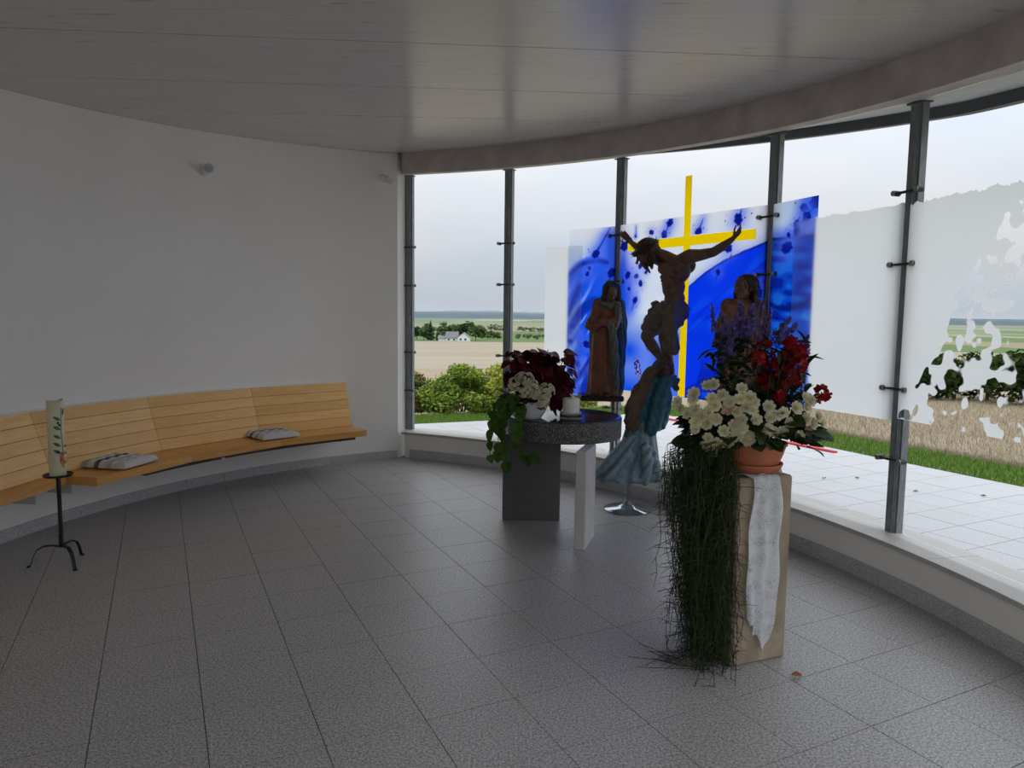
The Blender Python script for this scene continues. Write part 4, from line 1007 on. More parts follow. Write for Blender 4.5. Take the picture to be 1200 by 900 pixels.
def lace():
    t = NT('white_lace'); v = t.coord('Object'); vo = t.add('ShaderNodeTexVoronoi', feature='DISTANCE_TO_EDGE'); t.set(vo, Vector=v, Scale=140.0)
    n = t.noise(v, 17, 3); a = t.ramp(vo.outputs['Distance'], (.10, (0, 0, 0)), (.22, (1, 1, 1))); k = t.ramp(n, (.42, (0, 0, 0)), (.60, (.55, .55, .55)))
    m = t.add('ShaderNodeMath', operation='MULTIPLY'); t.l.new(a, m.inputs[0]); t.l.new(k, m.inputs[1])
    b = t.add('ShaderNodeBsdfDiffuse'); b.inputs[0].default_value = (.86, .87, .90, 1); tl = t.add('ShaderNodeBsdfTranslucent'); tl.inputs[0].default_value = (.86, .87, .9, 1); tr = t.add('ShaderNodeBsdfTransparent')
    m1 = t.add('ShaderNodeMixShader'); m1.inputs[0].default_value = .3; t.l.new(b.outputs[0], m1.inputs[1]); t.l.new(tl.outputs[0], m1.inputs[2])
    m2 = t.add('ShaderNodeMixShader'); t.l.new(m.outputs[0], m2.inputs[0]); t.l.new(m1.outputs[0], m2.inputs[1]); t.l.new(tr.outputs[0], m2.inputs[2]); t.l.new(m2.outputs[0], t.out.inputs[0]); return t.m
M['lace'] = lace()
tcl = thing('lace_cloth', 'white lace cloth under the terracotta bowl hanging down the pillar front', 'cloth', (PX, PY, PHH), PROT)
V, F = [], []; nu, nv = 34, 70                       # local -y is the pillar face towards the room entrance
for j in range(nv + 1):
    s = j / nv
    for i in range(nu + 1):
        u = i / nu
        if s < .18:                                  # lying on the top
            f = s / .18; y = .05 - (.05 + PW / 2 + .004) * f; z = .004 + .006 * abs(sin(u * 17 + f * 3)); x = (-.085 + .155 * u) * (1.25 - .2 * f)
        else:
            f = (s - .18) / .82; low = .865 - .20 * (1 - u) ** 1.2 * (u < .72) - .10 * max(0, (u - .72) / .28) * 1.6 + .015 * sin(u * 23)
            z = .006 - f * low; y = -PW / 2 - .006 - .020 * (1 + sin(u * 15 + 1.2 * sin(f * 4))) * (.4 + .6 * f) * .6 - .006 * sin(f * 9 + u * 6)
            wl_, wr = -.085 + .0 * f - .02 * sin(f * 2.6), .07 + .03 * sin(f * 3.0) - .02 * f; x = wl_ + (wr - wl_) * u + .006 * sin(f * 14 + u * 5)
        V.append((x, y, z))
for j in range(nv):
    for i in range(nu): a = j * (nu + 1) + i; F.append((a, a + 1, a + nu + 2, a + nu + 1))
mk('hanging_lace', V, F, 'lace', tcl, True)
V, F = [], []; n = 60                                # ruffled round doily on the top
for j in range(9):
    for i in range(n):
        a = 2 * pi * i / n; r = .02 + .15 * j / 8; k = max(0, j - 5) / 3; V.append((min(.157, max(-.157, r * cos(a) * (1 + .05 * k * sin(5 * a)))), min(.157, max(-.157, r * sin(a))), .003 + k * .016 * (1 + sin(a * 11 + j)) * .6))
F = [(j * n + i, j * n + (i + 1) % n, (j + 1) * n + (i + 1) % n, (j + 1) * n + i) for j in range(8) for i in range(n)]
mk('ruffled_edge', V, F, 'lace', tcl, True)
M['terracotta'] = simple('terracotta', (.50, .155, .07, 1), .6, .10, 9, .1, 120)
OX, OY, OZ = 1.160, 3.385, PHH + .009
t = thing('plant_saucer', 'terracotta saucer on the lace cloth atop the pillar', 'saucer', (OX, OY, OZ))
MB().lathe([(0, 0), (.128, 0), (.135, .004), (.150, .034), (.149, .039), (.141, .039), (.128, .010), (0, .009)], n=64).build('dish', 'terracotta', t, True)
FL = thing('planted_flower_bowl', 'terracotta bowl of white begonias, red and violet flowers and trailing green', 'planter', (OX, OY, OZ + .0095))
MB().lathe([(0, 0), (.105, 0), (.112, .005), (.128, .030), (.131, .030), (.148, .072), (.160, .112), (.166, .116), (.166, .128), (.156, .130), (.150, .11), (.12, .03), (0, .02)], n=64).build('bowl', 'terracotta', FL, True)
MB().lathe([(0, .112), (.152, .112), (.152, .10), (0, .10)], n=32).build('potting_soil', 'bark', FL)
FZ = OZ + .0095
# begonia blossoms: measured one by one across the front of the mound
bg = petals_mesh('begonia_bloom', 'begonia', 3, 7, .030, .022, .45); bge = petals_mesh('begonia_heart', 'begonia_eye', 1, 5, .009, .008, .3); bgp = petals_mesh('begonia_faded', 'pinkish', 2, 5, .026, .020, .4)
spots = [(85,245),(100,290),(200,190),(195,230),(290,130),(335,125),(400,200),(325,220),(210,300),(250,345),(345,270),(355,370),(215,385),(290,400),(210,435),(300,500),(290,550),(355,545),(345,590),(435,525),(535,150),(525,225),(590,215),(450,245),(430,300),(500,315),(565,285),(610,300),(530,370),(480,410),(410,450),(500,480),(585,470),(580,510),(640,370),(725,280),(735,355),(790,340),(830,320),(720,430),(770,460),(820,460),(650,460),(870,395),(920,290),(985,215),(1015,235),(995,290),(945,385),(985,370),(1035,400),(1100,400),(940,490),(1000,450),(1070,350),(540,430),(690,480),(300,320),(150,330),(620,250)]
def spot_xyz(X, Y, bulge=.20):
    px, py = 780 + X / 6, 430 + Y / 6; e_ = max(.0, 1 - ((px - 872) / 105) ** 2 - ((py - 480) / 95) ** 2 * .6); y = 3.385 - bulge * sqrt(e_)
    d_ = _F + _R * ((px - 600) / 830) + _U * ((450 - py) / 830); k = y / d_.y; return Vector((d_.x * k - OX, y - OY, CAMH + d_.z * k - FZ))
for k, (X, Y) in enumerate(spots):
    p = spot_xyz(X, Y); v = Vector((p.x * 1.2, p.y * 1.5 - .25, (p.z - .14) * .9 + .05)); faded = k in (24, 42, 48, 53)
    o = face('begonia_blossom', bgp if faded else bg, FL, p, v, R_.random() * 6, R_.uniform(.85, 1.2))
    if not faded: face('flower_heart', bge, o, (0, 0, .006), (0, 0, 1))
gl = leaf_mesh('begonia_leaf', .085, .038, 'dark_leaf', .15, .35, .4)
for k in range(190):
    a = R_.uniform(0, 2 * pi); q = R_.random() ** .5; p = Vector((cos(a) * .30 * q, sin(a) * .22 * q, .15 + .14 * (1 - q * q) + R_.uniform(-.05, .05)))
    put('begonia_leaf', gl, FL, p, (cos(a), sin(a) - .2, R_.uniform(-.5, .5)), R_.uniform(-.7, .7), R_.uniform(.6, 1.15))
def px_local(px, py, y):
    d_ = _F + _R * ((px - 600) / 830) + _U * ((450 - py) / 830); k = y / d_.y; return Vector((d_.x * k - OX, y - OY, CAMH + d_.z * k - FZ))
# upright leafy stems behind
ul = leaf_mesh('lance_leaf', .075, .014, 'dark_leaf', .25, .4)
tops = []
for k in range(34):
    x = R_.uniform(-.13, .24); y = R_.uniform(-.05, .20); h = R_.uniform(.34, .52) - .25 * abs(x - .02); tops.append((x, y, h))
    P = [Vector((x * .4, y * .5, .11)), Vector((x * .8, y * .85, h * .6)), Vector((x, y, h))]; MB().tube(P, [.004, .003, .002], 5).build('leafy_stem', 'dark_leaf', FL)
    for i in range(7):
        f = .25 + .75 * i / 7; p = P[0].lerp(P[1], f * 2) if f < .5 else P[1].lerp(P[2], f * 2 - 1); a = i * 2.4 + k; put('lance_leaf', ul, FL, p, (cos(a), sin(a), .35), R_.uniform(-.4, .4), R_.uniform(.7, 1.2))
for k in range(460):
    px, py = R_.uniform(834, 946), R_.uniform(400, 492); y = 3.42 + R_.uniform(-.06, .12)
    if py < 425 and px > 880 and R_.random() < .5: continue
    p = px_local(px, py, y); put('fill_leaf', ul, FL, p, (R_.gauss(0, 1), R_.gauss(-.4, .7), R_.gauss(.3, .8)), R_.uniform(-.7, .7), R_.uniform(.7, 1.2))
# scarlet clusters
rf_ = petals_mesh('scarlet_floret', 'red_petal', 1, 5, .021, .015, .0)
for px, py, r, n in ((928, 402, 9, 18), (938, 412, 9, 16), (925, 415, 10, 18), (897, 408, 10, 16), (888, 418, 9, 14), (905, 420, 10, 18), (890, 432, 10, 16), (908, 436, 10, 18), (925, 432, 11, 20), (938, 428, 9, 16), (900, 448, 9, 14), (918, 450, 9, 16), (932, 446, 9, 14), (885, 446, 8, 10), (912, 464, 8, 10), (962, 458, 6, 8), (968, 464, 5, 7), (957, 467, 5, 6)):
    y = 3.40 + R_.uniform(-.07, .06); c = px_local(px, py, y); rr_ = r * y / 830
    for k in range(n):
        v = Vector((R_.gauss(0, 1), R_.gauss(-.3, 1), R_.gauss(0, 1))).normalized(); face('scarlet_flower', rf_, FL, c + v * rr_ * R_.uniform(.6, 1.05), v, R_.random() * 6, R_.uniform(.7, 1.15))
    if px < 950: MB().tube([(c.x * .4, c.y * .4, .11), tuple(c * .7 + Vector((0, 0, .03))), tuple(c)], .003, 5).build('flower_stem', 'dark_leaf', FL)
MB().tube([tuple(px_local(930, 480, 3.38)), tuple(px_local(950, 466, 3.37)), tuple(px_local(968, 452, 3.37))], .0025, 5).build('flower_stem', 'red_petal', FL)
# violet spikes
vf = petals_mesh('violet_floret', 'violet', 1, 5, .016, .014, .0)
def spike(px0, py0, px1, py1, y, n, r):
    a, b = px_local(px0, py0, y), px_local(px1, py1, y); MB().tube([tuple(a.lerp(b, -.9)), tuple(a), tuple(b)], .0025, 5).build('flower_stem', 'dark_leaf', FL)
    mb = MB()
    for k in range(n):
        f = k / n; v = Vector((R_.gauss(0, 1), R_.gauss(0, 1), R_.gauss(.1, .5))).normalized(); c = a.lerp(b, f) + v * r * (1.1 - .8 * f) * y / 830; q = Vector((0, 0, 1)).rotation_difference(v); s = R_.uniform(.7, 1.1) * (1.1 - .5 * f)
        mb.add([c + q @ (w.co * s) for w in vf.vertices], [tuple(p.vertices) for p in vf.polygons])
    o = mb.build('violet_flower_spike', 'violet', FL, True)
for a in ((866, 402, 868, 352, 3.46, 70, 8), (877, 396, 882, 358, 3.44, 60, 8), (852, 408, 846, 366, 3.47, 46, 6), (842, 412, 834, 356, 3.50, 34, 5), (893, 402, 903, 365, 3.48, 40, 6), (905, 398, 926, 372, 3.45, 46, 6), (858, 418, 858, 374, 3.40, 40, 7), (915, 402, 933, 380, 3.46, 34, 5), (940, 425, 948, 392, 3.5, 22, 4), (886, 388, 895, 350, 3.52, 30, 4), (848, 430, 842, 395, 3.42, 26, 6)): spike(*a)
for px, py in ((851, 396), (848, 402), (872, 412), (838, 440), (856, 388), (845, 445), (868, 405), (880, 405), (835, 450), (842, 455)):
    put('bright_leaf', ul, FL, px_local(px, py, 3.40), (R_.uniform(-1, 1), -.5, R_.uniform(-.2, .8)), 0, 1.0).data = ul
# trailing thread-like stems over the pillar's left side
mb = MB(); RT = np.random.default_rng(5)
for k in range(820):
    a = RT.uniform(2.5, 4.3); x0, y0 = .15 * cos(a), .15 * sin(a); P = [Vector((x0 * .8, y0 * .8, .12)), Vector((x0 * 1.25, y0 * 1.25, .15 + RT.uniform(-.01, .05)))]
    ox, oy = -.19 - abs(RT.normal(0, .125)), -.10 + RT.normal(0, .095); ox = max(ox, -.50)
    if oy > .10: oy = .1 - RT.random() * .1
    drop = RT.uniform(.25, 1.03) if abs(ox) < .36 else RT.uniform(.15, .85); n = int(drop / .07) + 2; p = Vector((ox * .85, oy, .08 + RT.uniform(-.05, .06))); P.append(p.copy())
    for i in range(n):
        p = p + Vector((RT.normal(0, .012) + (-.002 if abs(ox) < .3 else .006), RT.normal(0, .012), -.07)); P.append(p.copy())
        for _b in range(2 if RT.random() < .6 else 1):
            q = p + Vector((RT.normal(0, .04), RT.normal(0, .035), RT.uniform(-.055, .02))); mb.tube([p, p.lerp(q, .5) + Vector((0, 0, .004)), q], [.0015, .0012, .0008], 3, False)
    P = [Vector((q.x, q.y, max(q.z, -FZ + .004))) for q in P]
    mb.tube(P, .0016, 3, False)
o = mb.build('trailing_stems', 'trail', FL); o['kind'] = 'stuff'
mb = MB()
for k in range(30): mb.tube([(-.36 + RT.normal(0, .07), -.12 + RT.normal(0, .06), -FZ + .004) if j == 0 else (-.36 + RT.normal(0, .09), -.13 + RT.normal(0, .08), -FZ + .004 + .01 * RT.random()) for j in range(2)], .0014, 3, False)
mb.build('fallen_tips', 'trail', FL)['kind'] = 'stuff'
# one dry leaf dropped on the floor
M['dry_leaf'] = simple('dry_brown_leaf', (.32, .12, .04, 1), .7)
lf = leaf_mesh('fallen_leaf', .045, .018, 'dry_leaf', .5, .1, .2, .1); o = bpy.data.objects.new('dry_leaf', lf); link(o); o.location = (1.335, 3.09, .008); o.rotation_euler = (.1, -.1, 1.2)
tag(o, 'small curled brown leaf on the floor beside the pillar', 'leaf')
M['moss'] = simple('moss_green', (.10, .22, .04, 1), .9)

# ------------------------------------------------------------ carved figures
def painted(name, c0, c1, rough=.55, scale=16):
    t = NT(name); v = t.coord('Object'); n = t.noise(v, scale, 5, .6, .5)
    t.bsdf(t.ramp(n, (.3, c0), (.7, c1)), rough, Specular_IOR_Level=.35); t.bump(t.noise(v, 60, 3), .06, .003); return t.m
M['skin'] = painted('dark_painted_skin', (.115, .064, .042), (.21, .125, .085))
M['hair'] = painted('dark_brown_hair', (.035, .02, .013), (.085, .05, .03))
M['hair_light'] = painted('brown_hair', (.07, .042, .026), (.16, .10, .062))
M['loin'] = painted('grey_brown_cloth', (.10, .088, .068), (.19, .165, .13))
M['dress'] = painted('rust_brown_dress', (.17, .065, .033), (.29, .12, .065))
M['mantle'] = painted('dark_teal_mantle', (.015, .045, .065), (.035, .10, .135))
M['mantle_in'] = painted('grey_green_lining', (.10, .115, .085), (.17, .18, .14))
M['teal'] = painted('blue_teal_mantle', (.025, .10, .145), (.06, .19, .25))
M['gown'] = painted('blue_grey_gown', (.12, .19, .235), (.27, .36, .41))
M['thorn'] = painted('thorn_wood', (.02, .013, .008), (.05, .03, .02))
M['base_wood'] = painted('dark_plinth_wood', (.02, .012, .008), (.05, .03, .02))
def acrylic():
    t = NT('clear_acrylic'); lw = t.add('ShaderNodeLayerWeight'); lw.inputs[0].default_value = .35; tr = t.add('ShaderNodeBsdfTransparent'); tr.inputs[0].default_value = (.78, .84, .86, 1)
    gl = t.add('ShaderNodeBsdfGlossy'); gl.inputs['Roughness'].default_value = .08; gl.inputs[0].default_value = (.9, .92, .93, 1); mx = t.add('ShaderNodeMixShader')
    t.l.new(lw.outputs['Facing'], mx.inputs[0]); t.l.new(tr.outputs[0], mx.inputs[1]); t.l.new(gl.outputs[0], mx.inputs[2]); t.l.new(mx.outputs[0], t.out.inputs[0]); return t.m
M['acrylic'] = acrylic()

def fuse(mb, voxel, smooth=4):
    """weld overlapping shapes into one continuous skin"""
    o = mb.build('fuse_tmp', None)
    r = o.modifiers.new('r', 'REMESH'); r.mode = 'VOXEL'; r.voxel_size = voxel
    if smooth: s = o.modifiers.new('s', 'SMOOTH'); s.iterations = smooth; s.factor = .5
    dg = bpy.context.evaluated_depsgraph_get(); me = bpy.data.meshes.new_from_object(o.evaluated_get(dg), depsgraph=dg)
    old = o.data; bpy.data.objects.remove(o); bpy.data.meshes.remove(old); return me
def carve(me, fn):
    """push each vertex along its normal by fn(co array) - cloth folds, hair strands"""
    n = len(me.vertices); co = np.empty(n * 3, np.float32); no = np.empty(n * 3, np.float32); me.vertices.foreach_get('co', co); me.vertex_normals.foreach_get('vector', no)
    co, no = co.reshape(-1, 3), no.reshape(-1, 3); co = co + no * fn(co)[:, None].astype(np.float32); me.vertices.foreach_set('co', co.reshape(-1).astype(np.float32)); me.update(); return me
def limb(mb, pts, rs, n=12):
    for a, b, ra, rb in zip(pts[:-1], pts[1:], rs[:-1], rs[1:]): mb.cap(a, b, ra, rb, n)
    return mb
def piece(name, me, mat, parent):
    me.materials.clear(); me.materials.append(M[mat]); me.shade_smooth(); me.name = name; o = bpy.data.objects.new(name, me); return link(o, parent)
def hand(mb, wrist, tip, palm_n, curl=.3, sc=1.0):
    """palm, four bent fingers and a thumb from wrist towards tip"""
    w, t_ = Vector(wrist), Vector(tip); d_ = (t_ - w).normalized(); L = (t_ - w).length; n = Vector(palm_n); n = (n - d_ * n.dot(d_)).normalized(); s = d_.cross(n)
    R = Matrix((s, n, d_)).transposed(); mb.ell(w + d_ * L * .27, (.030 * sc, .013 * sc, .32 * L), R); kn = w + d_ * L * .5
    for k, (off, ln) in enumerate(((-.022, .46), (-.0075, .52), (.0075, .49), (.022, .38))):
        a = kn + s * off * sc; b = a + (d_ + n * curl * .5 + s * off * 6).normalized() * ln * L * .5; c = b + (d_ * .8 + n * curl * 1.6).normalized() * ln * L * .5; mb.cap(a - d_ * .01, b, .0075 * sc, .0068 * sc, 8); mb.cap(b, c, .0068 * sc, .0055 * sc, 8)
    a = w + d_ * L * .2 - s * .022 * sc; b = a + (d_ * .7 - s * .9 + n * .3).normalized() * L * .24; c = b + (d_ * .95 - s * .25 + n * .3).normalized() * L * .22; mb.cap(a, b, .010 * sc, .0085 * sc, 8); mb.cap(b, c, .0085 * sc, .0065 * sc, 8)
def head(mb, c, R, s):
    """head with brow, nose, lips, chin, ears; local -y faces forward, z up; s = head half height"""
    c = Vector(c); g = lambda x, y, z: c + R @ (Vector((x, y, z)) * s)
    e_ = lambda p, r: mb.ell(g(*p), tuple(q * s for q in r), R, 14, 10)
    e_((0, .08, .22), (.72, .86, .76)); e_((0, -.14, -.22), (.56, .60, .66)); e_((0, -.38, -.66), (.27, .26, .22))
    e_((0, -.70, .10), (.42, .10, .09))
    mb.cap(g(0, -.74, .06), g(0, -.94, -.20), .07 * s, .115 * s, 8)
    e_((0, -.70, -.44), (.20, .10, .05)); e_((0, -.68, -.54), (.17, .09, .05))
    for x in (-1, 1): e_((x * .70, .05, -.02), (.08, .16, .22)); e_((x * .24, -.70, .0), (.12, .06, .06)); e_((x * .36, -.50, -.2), (.18, .16, .18))
    return mb
def Rzyx(z=0, y=0, x=0): return Matrix.Rotation(z, 3, 'Z') @ Matrix.Rotation(y, 3, 'Y') @ Matrix.Rotation(x, 3, 'X')
def shift(mb, o): o = Vector(o); mb.v = [tuple(Vector(v) - o) for v in mb.v]; return mb
def loft(levels, n, fold, m=48):
    """stacked rings z, cx, cy, rx, ry interpolated smoothly; fold(theta, f) scales the radius"""
    L = np.array(levels, float); f = np.linspace(0, len(L) - 1, m); i = np.minimum(f.astype(int), len(L) - 2); t_ = f - i; t_ = t_ * t_ * (3 - 2 * t_) * .5 + t_ * .5
    Q = L[i] * (1 - t_[:, None]) + L[i + 1] * t_[:, None]; th = np.linspace(0, 2 * pi, n, endpoint=False); V = []
    for k in range(m):
        z, cx, cy, rx, ry = Q[k]; q = 1 + fold(th, k / (m - 1)); V += list(zip(cx + rx * q * np.cos(th), cy + ry * q * np.sin(th), np.full(n, z)))
    F = [(k * n + j, k * n + (j + 1) % n, (k + 1) * n + (j + 1) % n, (k + 1) * n + j) for k in range(m - 1) for j in range(n)] + [tuple(range(n - 1, -1, -1)), tuple((m - 1) * n + j for j in range(n))]
    return MB().add(V, F)

# ---- crucified figure hanging in front of the yellow cross; local x = along the glass, y = towards the glass
JO = Vector((1.383, 6.119, 1.15)); JR = atan2(-.808, .589)
J = thing('crucified_figure', 'carved figure with outstretched arms, thorn crown and loincloth before the yellow cross', 'statue', tuple(JO), JR)
zj = lambda p: Vector((p[0], p[1], p[2] - 1.15))
b = MB()
b.ell(zj((.022, -.02, 2.03)), (.150, .088, .115)); b.ell(zj((.0, -.015, 1.90)), (.112, .078, .12)); b.ell(zj((.012, -.01, 1.80)), (.100, .072, .08)); b.ell(zj((.0, 0, 1.72)), (.118, .085, .09))
for s, x in ((-1, -.055), (1, .085)): b.ell(zj((x, -.082, 2.055)), (.066, .034, .052)); b.ell(zj((x + .02 * s, .045, 2.08)), (.075, .035, .07))
for k, z in enumerate((1.985, 1.955, 1.925)): b.cap(zj((-.10 + .01 * k, -.055, z)), zj((.10 - .01 * k, -.06, z + .01)), .018, .018, 8)
limb(b, [zj((.055, 0, 2.11)), zj((.155, 0, 2.150)), zj((.25, .015, 2.155)), zj((.37, .03, 2.172)), zj((.46, .035, 2.215)), zj((.545, .035, 2.262))], [.066, .062, .049, .039, .036, .022])
limb(b, [zj((-.03, 0, 2.10)), zj((-.13, 0, 2.125)), zj((-.24, .02, 2.155)), zj((-.37, .03, 2.205)), zj((-.46, .035, 2.255)), zj((-.565, .035, 2.322))], [.066, .062, .049, .039, .036, .022])
hand(b, zj((.54, .035, 2.262)), zj((.675, .015, 2.352)), (-.3, -1, .3), .45); hand(b, zj((-.56, .035, 2.32)), zj((-.675, .015, 2.425)), (.3, -1, .3), .45)
limb(b, [zj((.01, -.01, 2.11)), zj((-.07, -.045, 2.165)), zj((-.15, -.075, 2.195))], [.058, .046, .045])
limb(b, [zj((-.065, -.005, 1.70)), zj((-.14, -.075, 1.585)), zj((-.195, -.125, 1.475)), zj((-.155, -.075, 1.38)), zj((-.075, -.015, 1.25))], [.085, .072, .050, .050, .028])
limb(b, [zj((.06, -.0, 1.70)), zj((.05, -.085, 1.58)), zj((.015, -.13, 1.47)), zj((.0, -.075, 1.37)), zj((-.025, .01, 1.235))], [.085, .070, .050, .048, .028])
limb(b, [zj((-.075, -.015, 1.25)), zj((-.055, -.045, 1.215)), zj((-.02, -.085, 1.165))], [.030, .030, .020]); limb(b, [zj((-.025, .01, 1.235)), zj((-.01, -.02, 1.20)), zj((.015, -.055, 1.155))], [.030, .030, .020])
HC, HR, HS = zj((-.225, -.115, 2.185)), Rzyx(-.75, .18, .55), .118
head(b, HC, HR, HS)
piece('body', fuse(b, .0042, 3), 'skin', J)
g = lambda x, y, z: HC + HR @ (Vector((x, y, z)) * HS)
h = MB(); RH = random.Random(3)
h.ell(g(0, .22, .34), tuple(HS * q for q in (.86, .86, .78)), HR); h.ell(g(0, .62, -.15), tuple(HS * q for q in (.72, .42, .85)), HR)
for k in range(26):
    x = RH.uniform(-.85, .85); a = g(x, .35 + .3 * (1 - abs(x)), .2); lo = g(x * 1.15 + .1 * sin(k), .55 - .75 * (abs(x) > .62), -.85 - .25 * RH.random()); m_ = a.lerp(lo, .5) + HR @ Vector((.0, .03 * sin(k * 2), 0)); limb(h, [a, m_, lo], [.016, .017, .008], 7)
limb(h, [g(.6, .3, 0), zj((-.10, -.05, 2.155)), zj((-.02, -.05, 2.125))], [.04, .034, .014])
piece('hair', carve(fuse(h, .005, 2), lambda c: .0035 * np.sin(c[:, 0] * 330 + 40 * c[:, 2]) + .002 * np.sin(c[:, 1] * 520)), 'hair', J)
bd = MB(); 
for k in range(15):
    x = -.42 + .06 * k; limb(bd, [g(x, -.42 - .2 * (1 - abs(x) * 2), -.52), g(x * .8, -.52, -.85), g(x * .35 + .06 * sin(k * 3), -.46, -1.28 + .5 * abs(x))], [.017, .018, .008], 7)
piece('beard', fuse(bd, .0045, 2), 'hair', J)
cr_ = MB()
for k in range(3):
    P = []
    for i in range(41):
        a = 2 * pi * i / 40; P.append(g(.92 * cos(a) + .03 * sin(5 * a + k * 2), .12 + .96 * sin(a), .46 + .12 * sin(4 * a + k * 2.1)))
    cr_.tube(P, .0095, 7)
for i in range(26):
    a = 2 * pi * i / 26 + .1; p = g(.93 * cos(a), .12 + .97 * sin(a), .46 + .10 * sin(4 * a)); q = p + HR @ Vector((.032 * cos(a + .5), .032 * sin(a + .5), .030 * (1 if i % 2 else -.2))); cr_.tube([p, q], [.0055, .001], 5)
cr_.build('crown_of_thorns', 'thorn', J, True)
lc = MB()
lc.ell(zj((-.005, -.005, 1.735)), (.140, .108, .062)); lc.ell(zj((-.02, -.03, 1.67)), (.145, .115, .085)); limb(lc, [zj((-.065, -.02, 1.69)), zj((-.14, -.08, 1.59)), zj((-.165, -.10, 1.545))], [.100, .098, .088]); limb(lc, [zj((.06, -.01, 1.69)), zj((.055, -.08, 1.60))], [.095, .085])
lc.ell(zj((-.16, -.05, 1.745)), (.035, .05, .05)); limb(lc, [zj((-.17, -.06, 1.73)), zj((-.21, -.09, 1.64)), zj((-.235, -.10, 1.585))], [.03, .028, .012])
fold_loin = lambda c: .006 * np.sin((c[:, 2] * 1.0 + c[:, 0] * .75) * 85 + 2.0 * np.sin(c[:, 0] * 14)) + .002 * np.sin(c[:, 2] * 150 - c[:, 0] * 60)
piece('loincloth', carve(fuse(lc, .0055, 4), fold_loin), 'loin', J)
tl_ = MB(); limb(tl_, [zj((.105, -.10, 1.755)), zj((.09, -.125, 1.66)), zj((.075, -.12, 1.52)), zj((.09, -.10, 1.38))], [.045, .05, .058, .060])
for x in (.04, .075, .11, .145): limb(tl_, [zj((.09 + (x - .09) * .4, -.135, 1.72)), zj((x, -.155, 1.55)), zj((x * 1.05, -.14, 1.355))], [.016, .020, .020], 8)
piece('cloth_tail', carve(fuse(tl_, .0055, 3), lambda c: .006 * np.sin(c[:, 0] * 170 + c[:, 2] * 8)), 'loin', J)
MB().tube([zj((.0, .05, 1.95)), zj((.0, .1135, 1.95))], .012, 10).build('mounting_pin', 'chrome', J)
MB().tube([zj((-.02, -.06, 1.20)), zj((-.02, -.075, 1.195))], .006, 8).build('nail', 'iron', J)

# ---- robed woman standing with folded arms; on a slim column on the window sill
MX, MY = .868, 6.62
MO = Vector((MX, MY, .868)); sM = 1.02
W_ = thing('standing_woman_figure', 'carved standing woman, arms crossed, rust dress and dark teal mantle', 'statue', tuple(MO))
def mz(x, y, z): return Vector((x * .86 + .018, y * .9, (z - .868) * sM))
fd = lambda th, f: (.075 * np.sin(7 * th + 1.5 * np.sin(f * 3)) + .045 * np.sin(13 * th + 2 + f * 2)) * (1 - f) ** .6 * (1 - .3 * f)
dr = loft([(.045, -.01, -.01, .150, .130), (.14, -.012, -.01, .138, .125), (.38, -.015, -.01, .125, .112), (.56, -.012, 0, .118, .102), (.70, -.008, 0, .104, .090), (.83, .0, 0, .106, .085), (.90, .012, 0, .082, .066), (.945, .02, 0, .042, .042)], 96, fd, 70)
dr.build('dress', 'dress', W_, True)
b = MB(); WHc, WHR, WHS = mz(.02, -.035, 1.835), Rzyx(.12, .10, .22), .088
head(b, WHc, WHR, WHS); limb(b, [mz(.005, 0, 1.74), mz(.015, -.015, 1.80)], [.036, .034])
hand(b, mz(-.13, -.165, 1.585), mz(-.22, -.15, 1.625), (0, -1, -.2), .3, .85); hand(b, mz(-.13, -.165, 1.555), mz(-.225, -.14, 1.585), (0, -1, -.2), .3, .85)
piece('head_and_hands', fuse(b, .0042, 3), 'skin', W_)
sv = MB(); limb(sv, [mz(-.09, 0, 1.735), mz(-.16, -.05, 1.60), mz(-.205, -.09, 1.545), mz(-.14, -.15, 1.555)], [.052, .054, .050, .040]); limb(sv, [mz(.09, 0, 1.735), mz(.08, -.07, 1.61), mz(.01, -.13, 1.565), mz(-.10, -.165, 1.578)], [.052, .054, .046, .036])
piece('sleeves', carve(fuse(sv, .006, 3), lambda c: .004 * np.sin(c[:, 2] * 150 + c[:, 0] * 90)), 'dress', W_)
g = lambda x, y, z: WHc + WHR @ (Vector((x, y, z)) * WHS)
hm = MB(); hm.ell(g(0, .2, .22), tuple(WHS * q for q in (.84, .86, .84)), WHR); 
for s in (-1, 1): limb(hm, [g(s * .70, -.25, .45), g(s * .80, -.25, -.3), g(s * .80, -.2, -1.2)], [.020, .024, .020], 8)
piece('hair', carve(fuse(hm, .005, 2), lambda c: .003 * np.sin(c[:, 0] * 300 + c[:, 2] * 60)), 'hair', W_)
mt = MB(); mt.ell(g(.08, .35, .28), tuple(WHS * q for q in (1.0, .92, .98)), WHR); mt.ell(g(.2, .6, -.5), tuple(WHS * q for q in (1.0, .6, 1.0)), WHR)
limb(mt, [mz(.055, .03, 1.80), mz(.085, .02, 1.72), mz(.115, .0, 1.58), mz(.115, -.01, 1.40), mz(.11, 0, 1.15), mz(.115, 0, .955)], [.062, .085, .080, .072, .068, .066]); limb(mt, [mz(.02, .06, 1.75), mz(.02, .08, 1.4), mz(.02, .09, .97)], [.09, .10, .11]); limb(mt, [mz(-.10, .03, 1.74), mz(-.13, .04, 1.6), mz(-.10, .07, 1.2)], [.055, .06, .06])
piece('mantle', carve(fuse(mt, .0065, 4), lambda c: .0065 * np.sin(np.arctan2(c[:, 1], c[:, 0] - .02) * 13 + c[:, 2] * 6) + .003 * np.sin(c[:, 0] * 190 + c[:, 2] * 30)), 'mantle', W_)
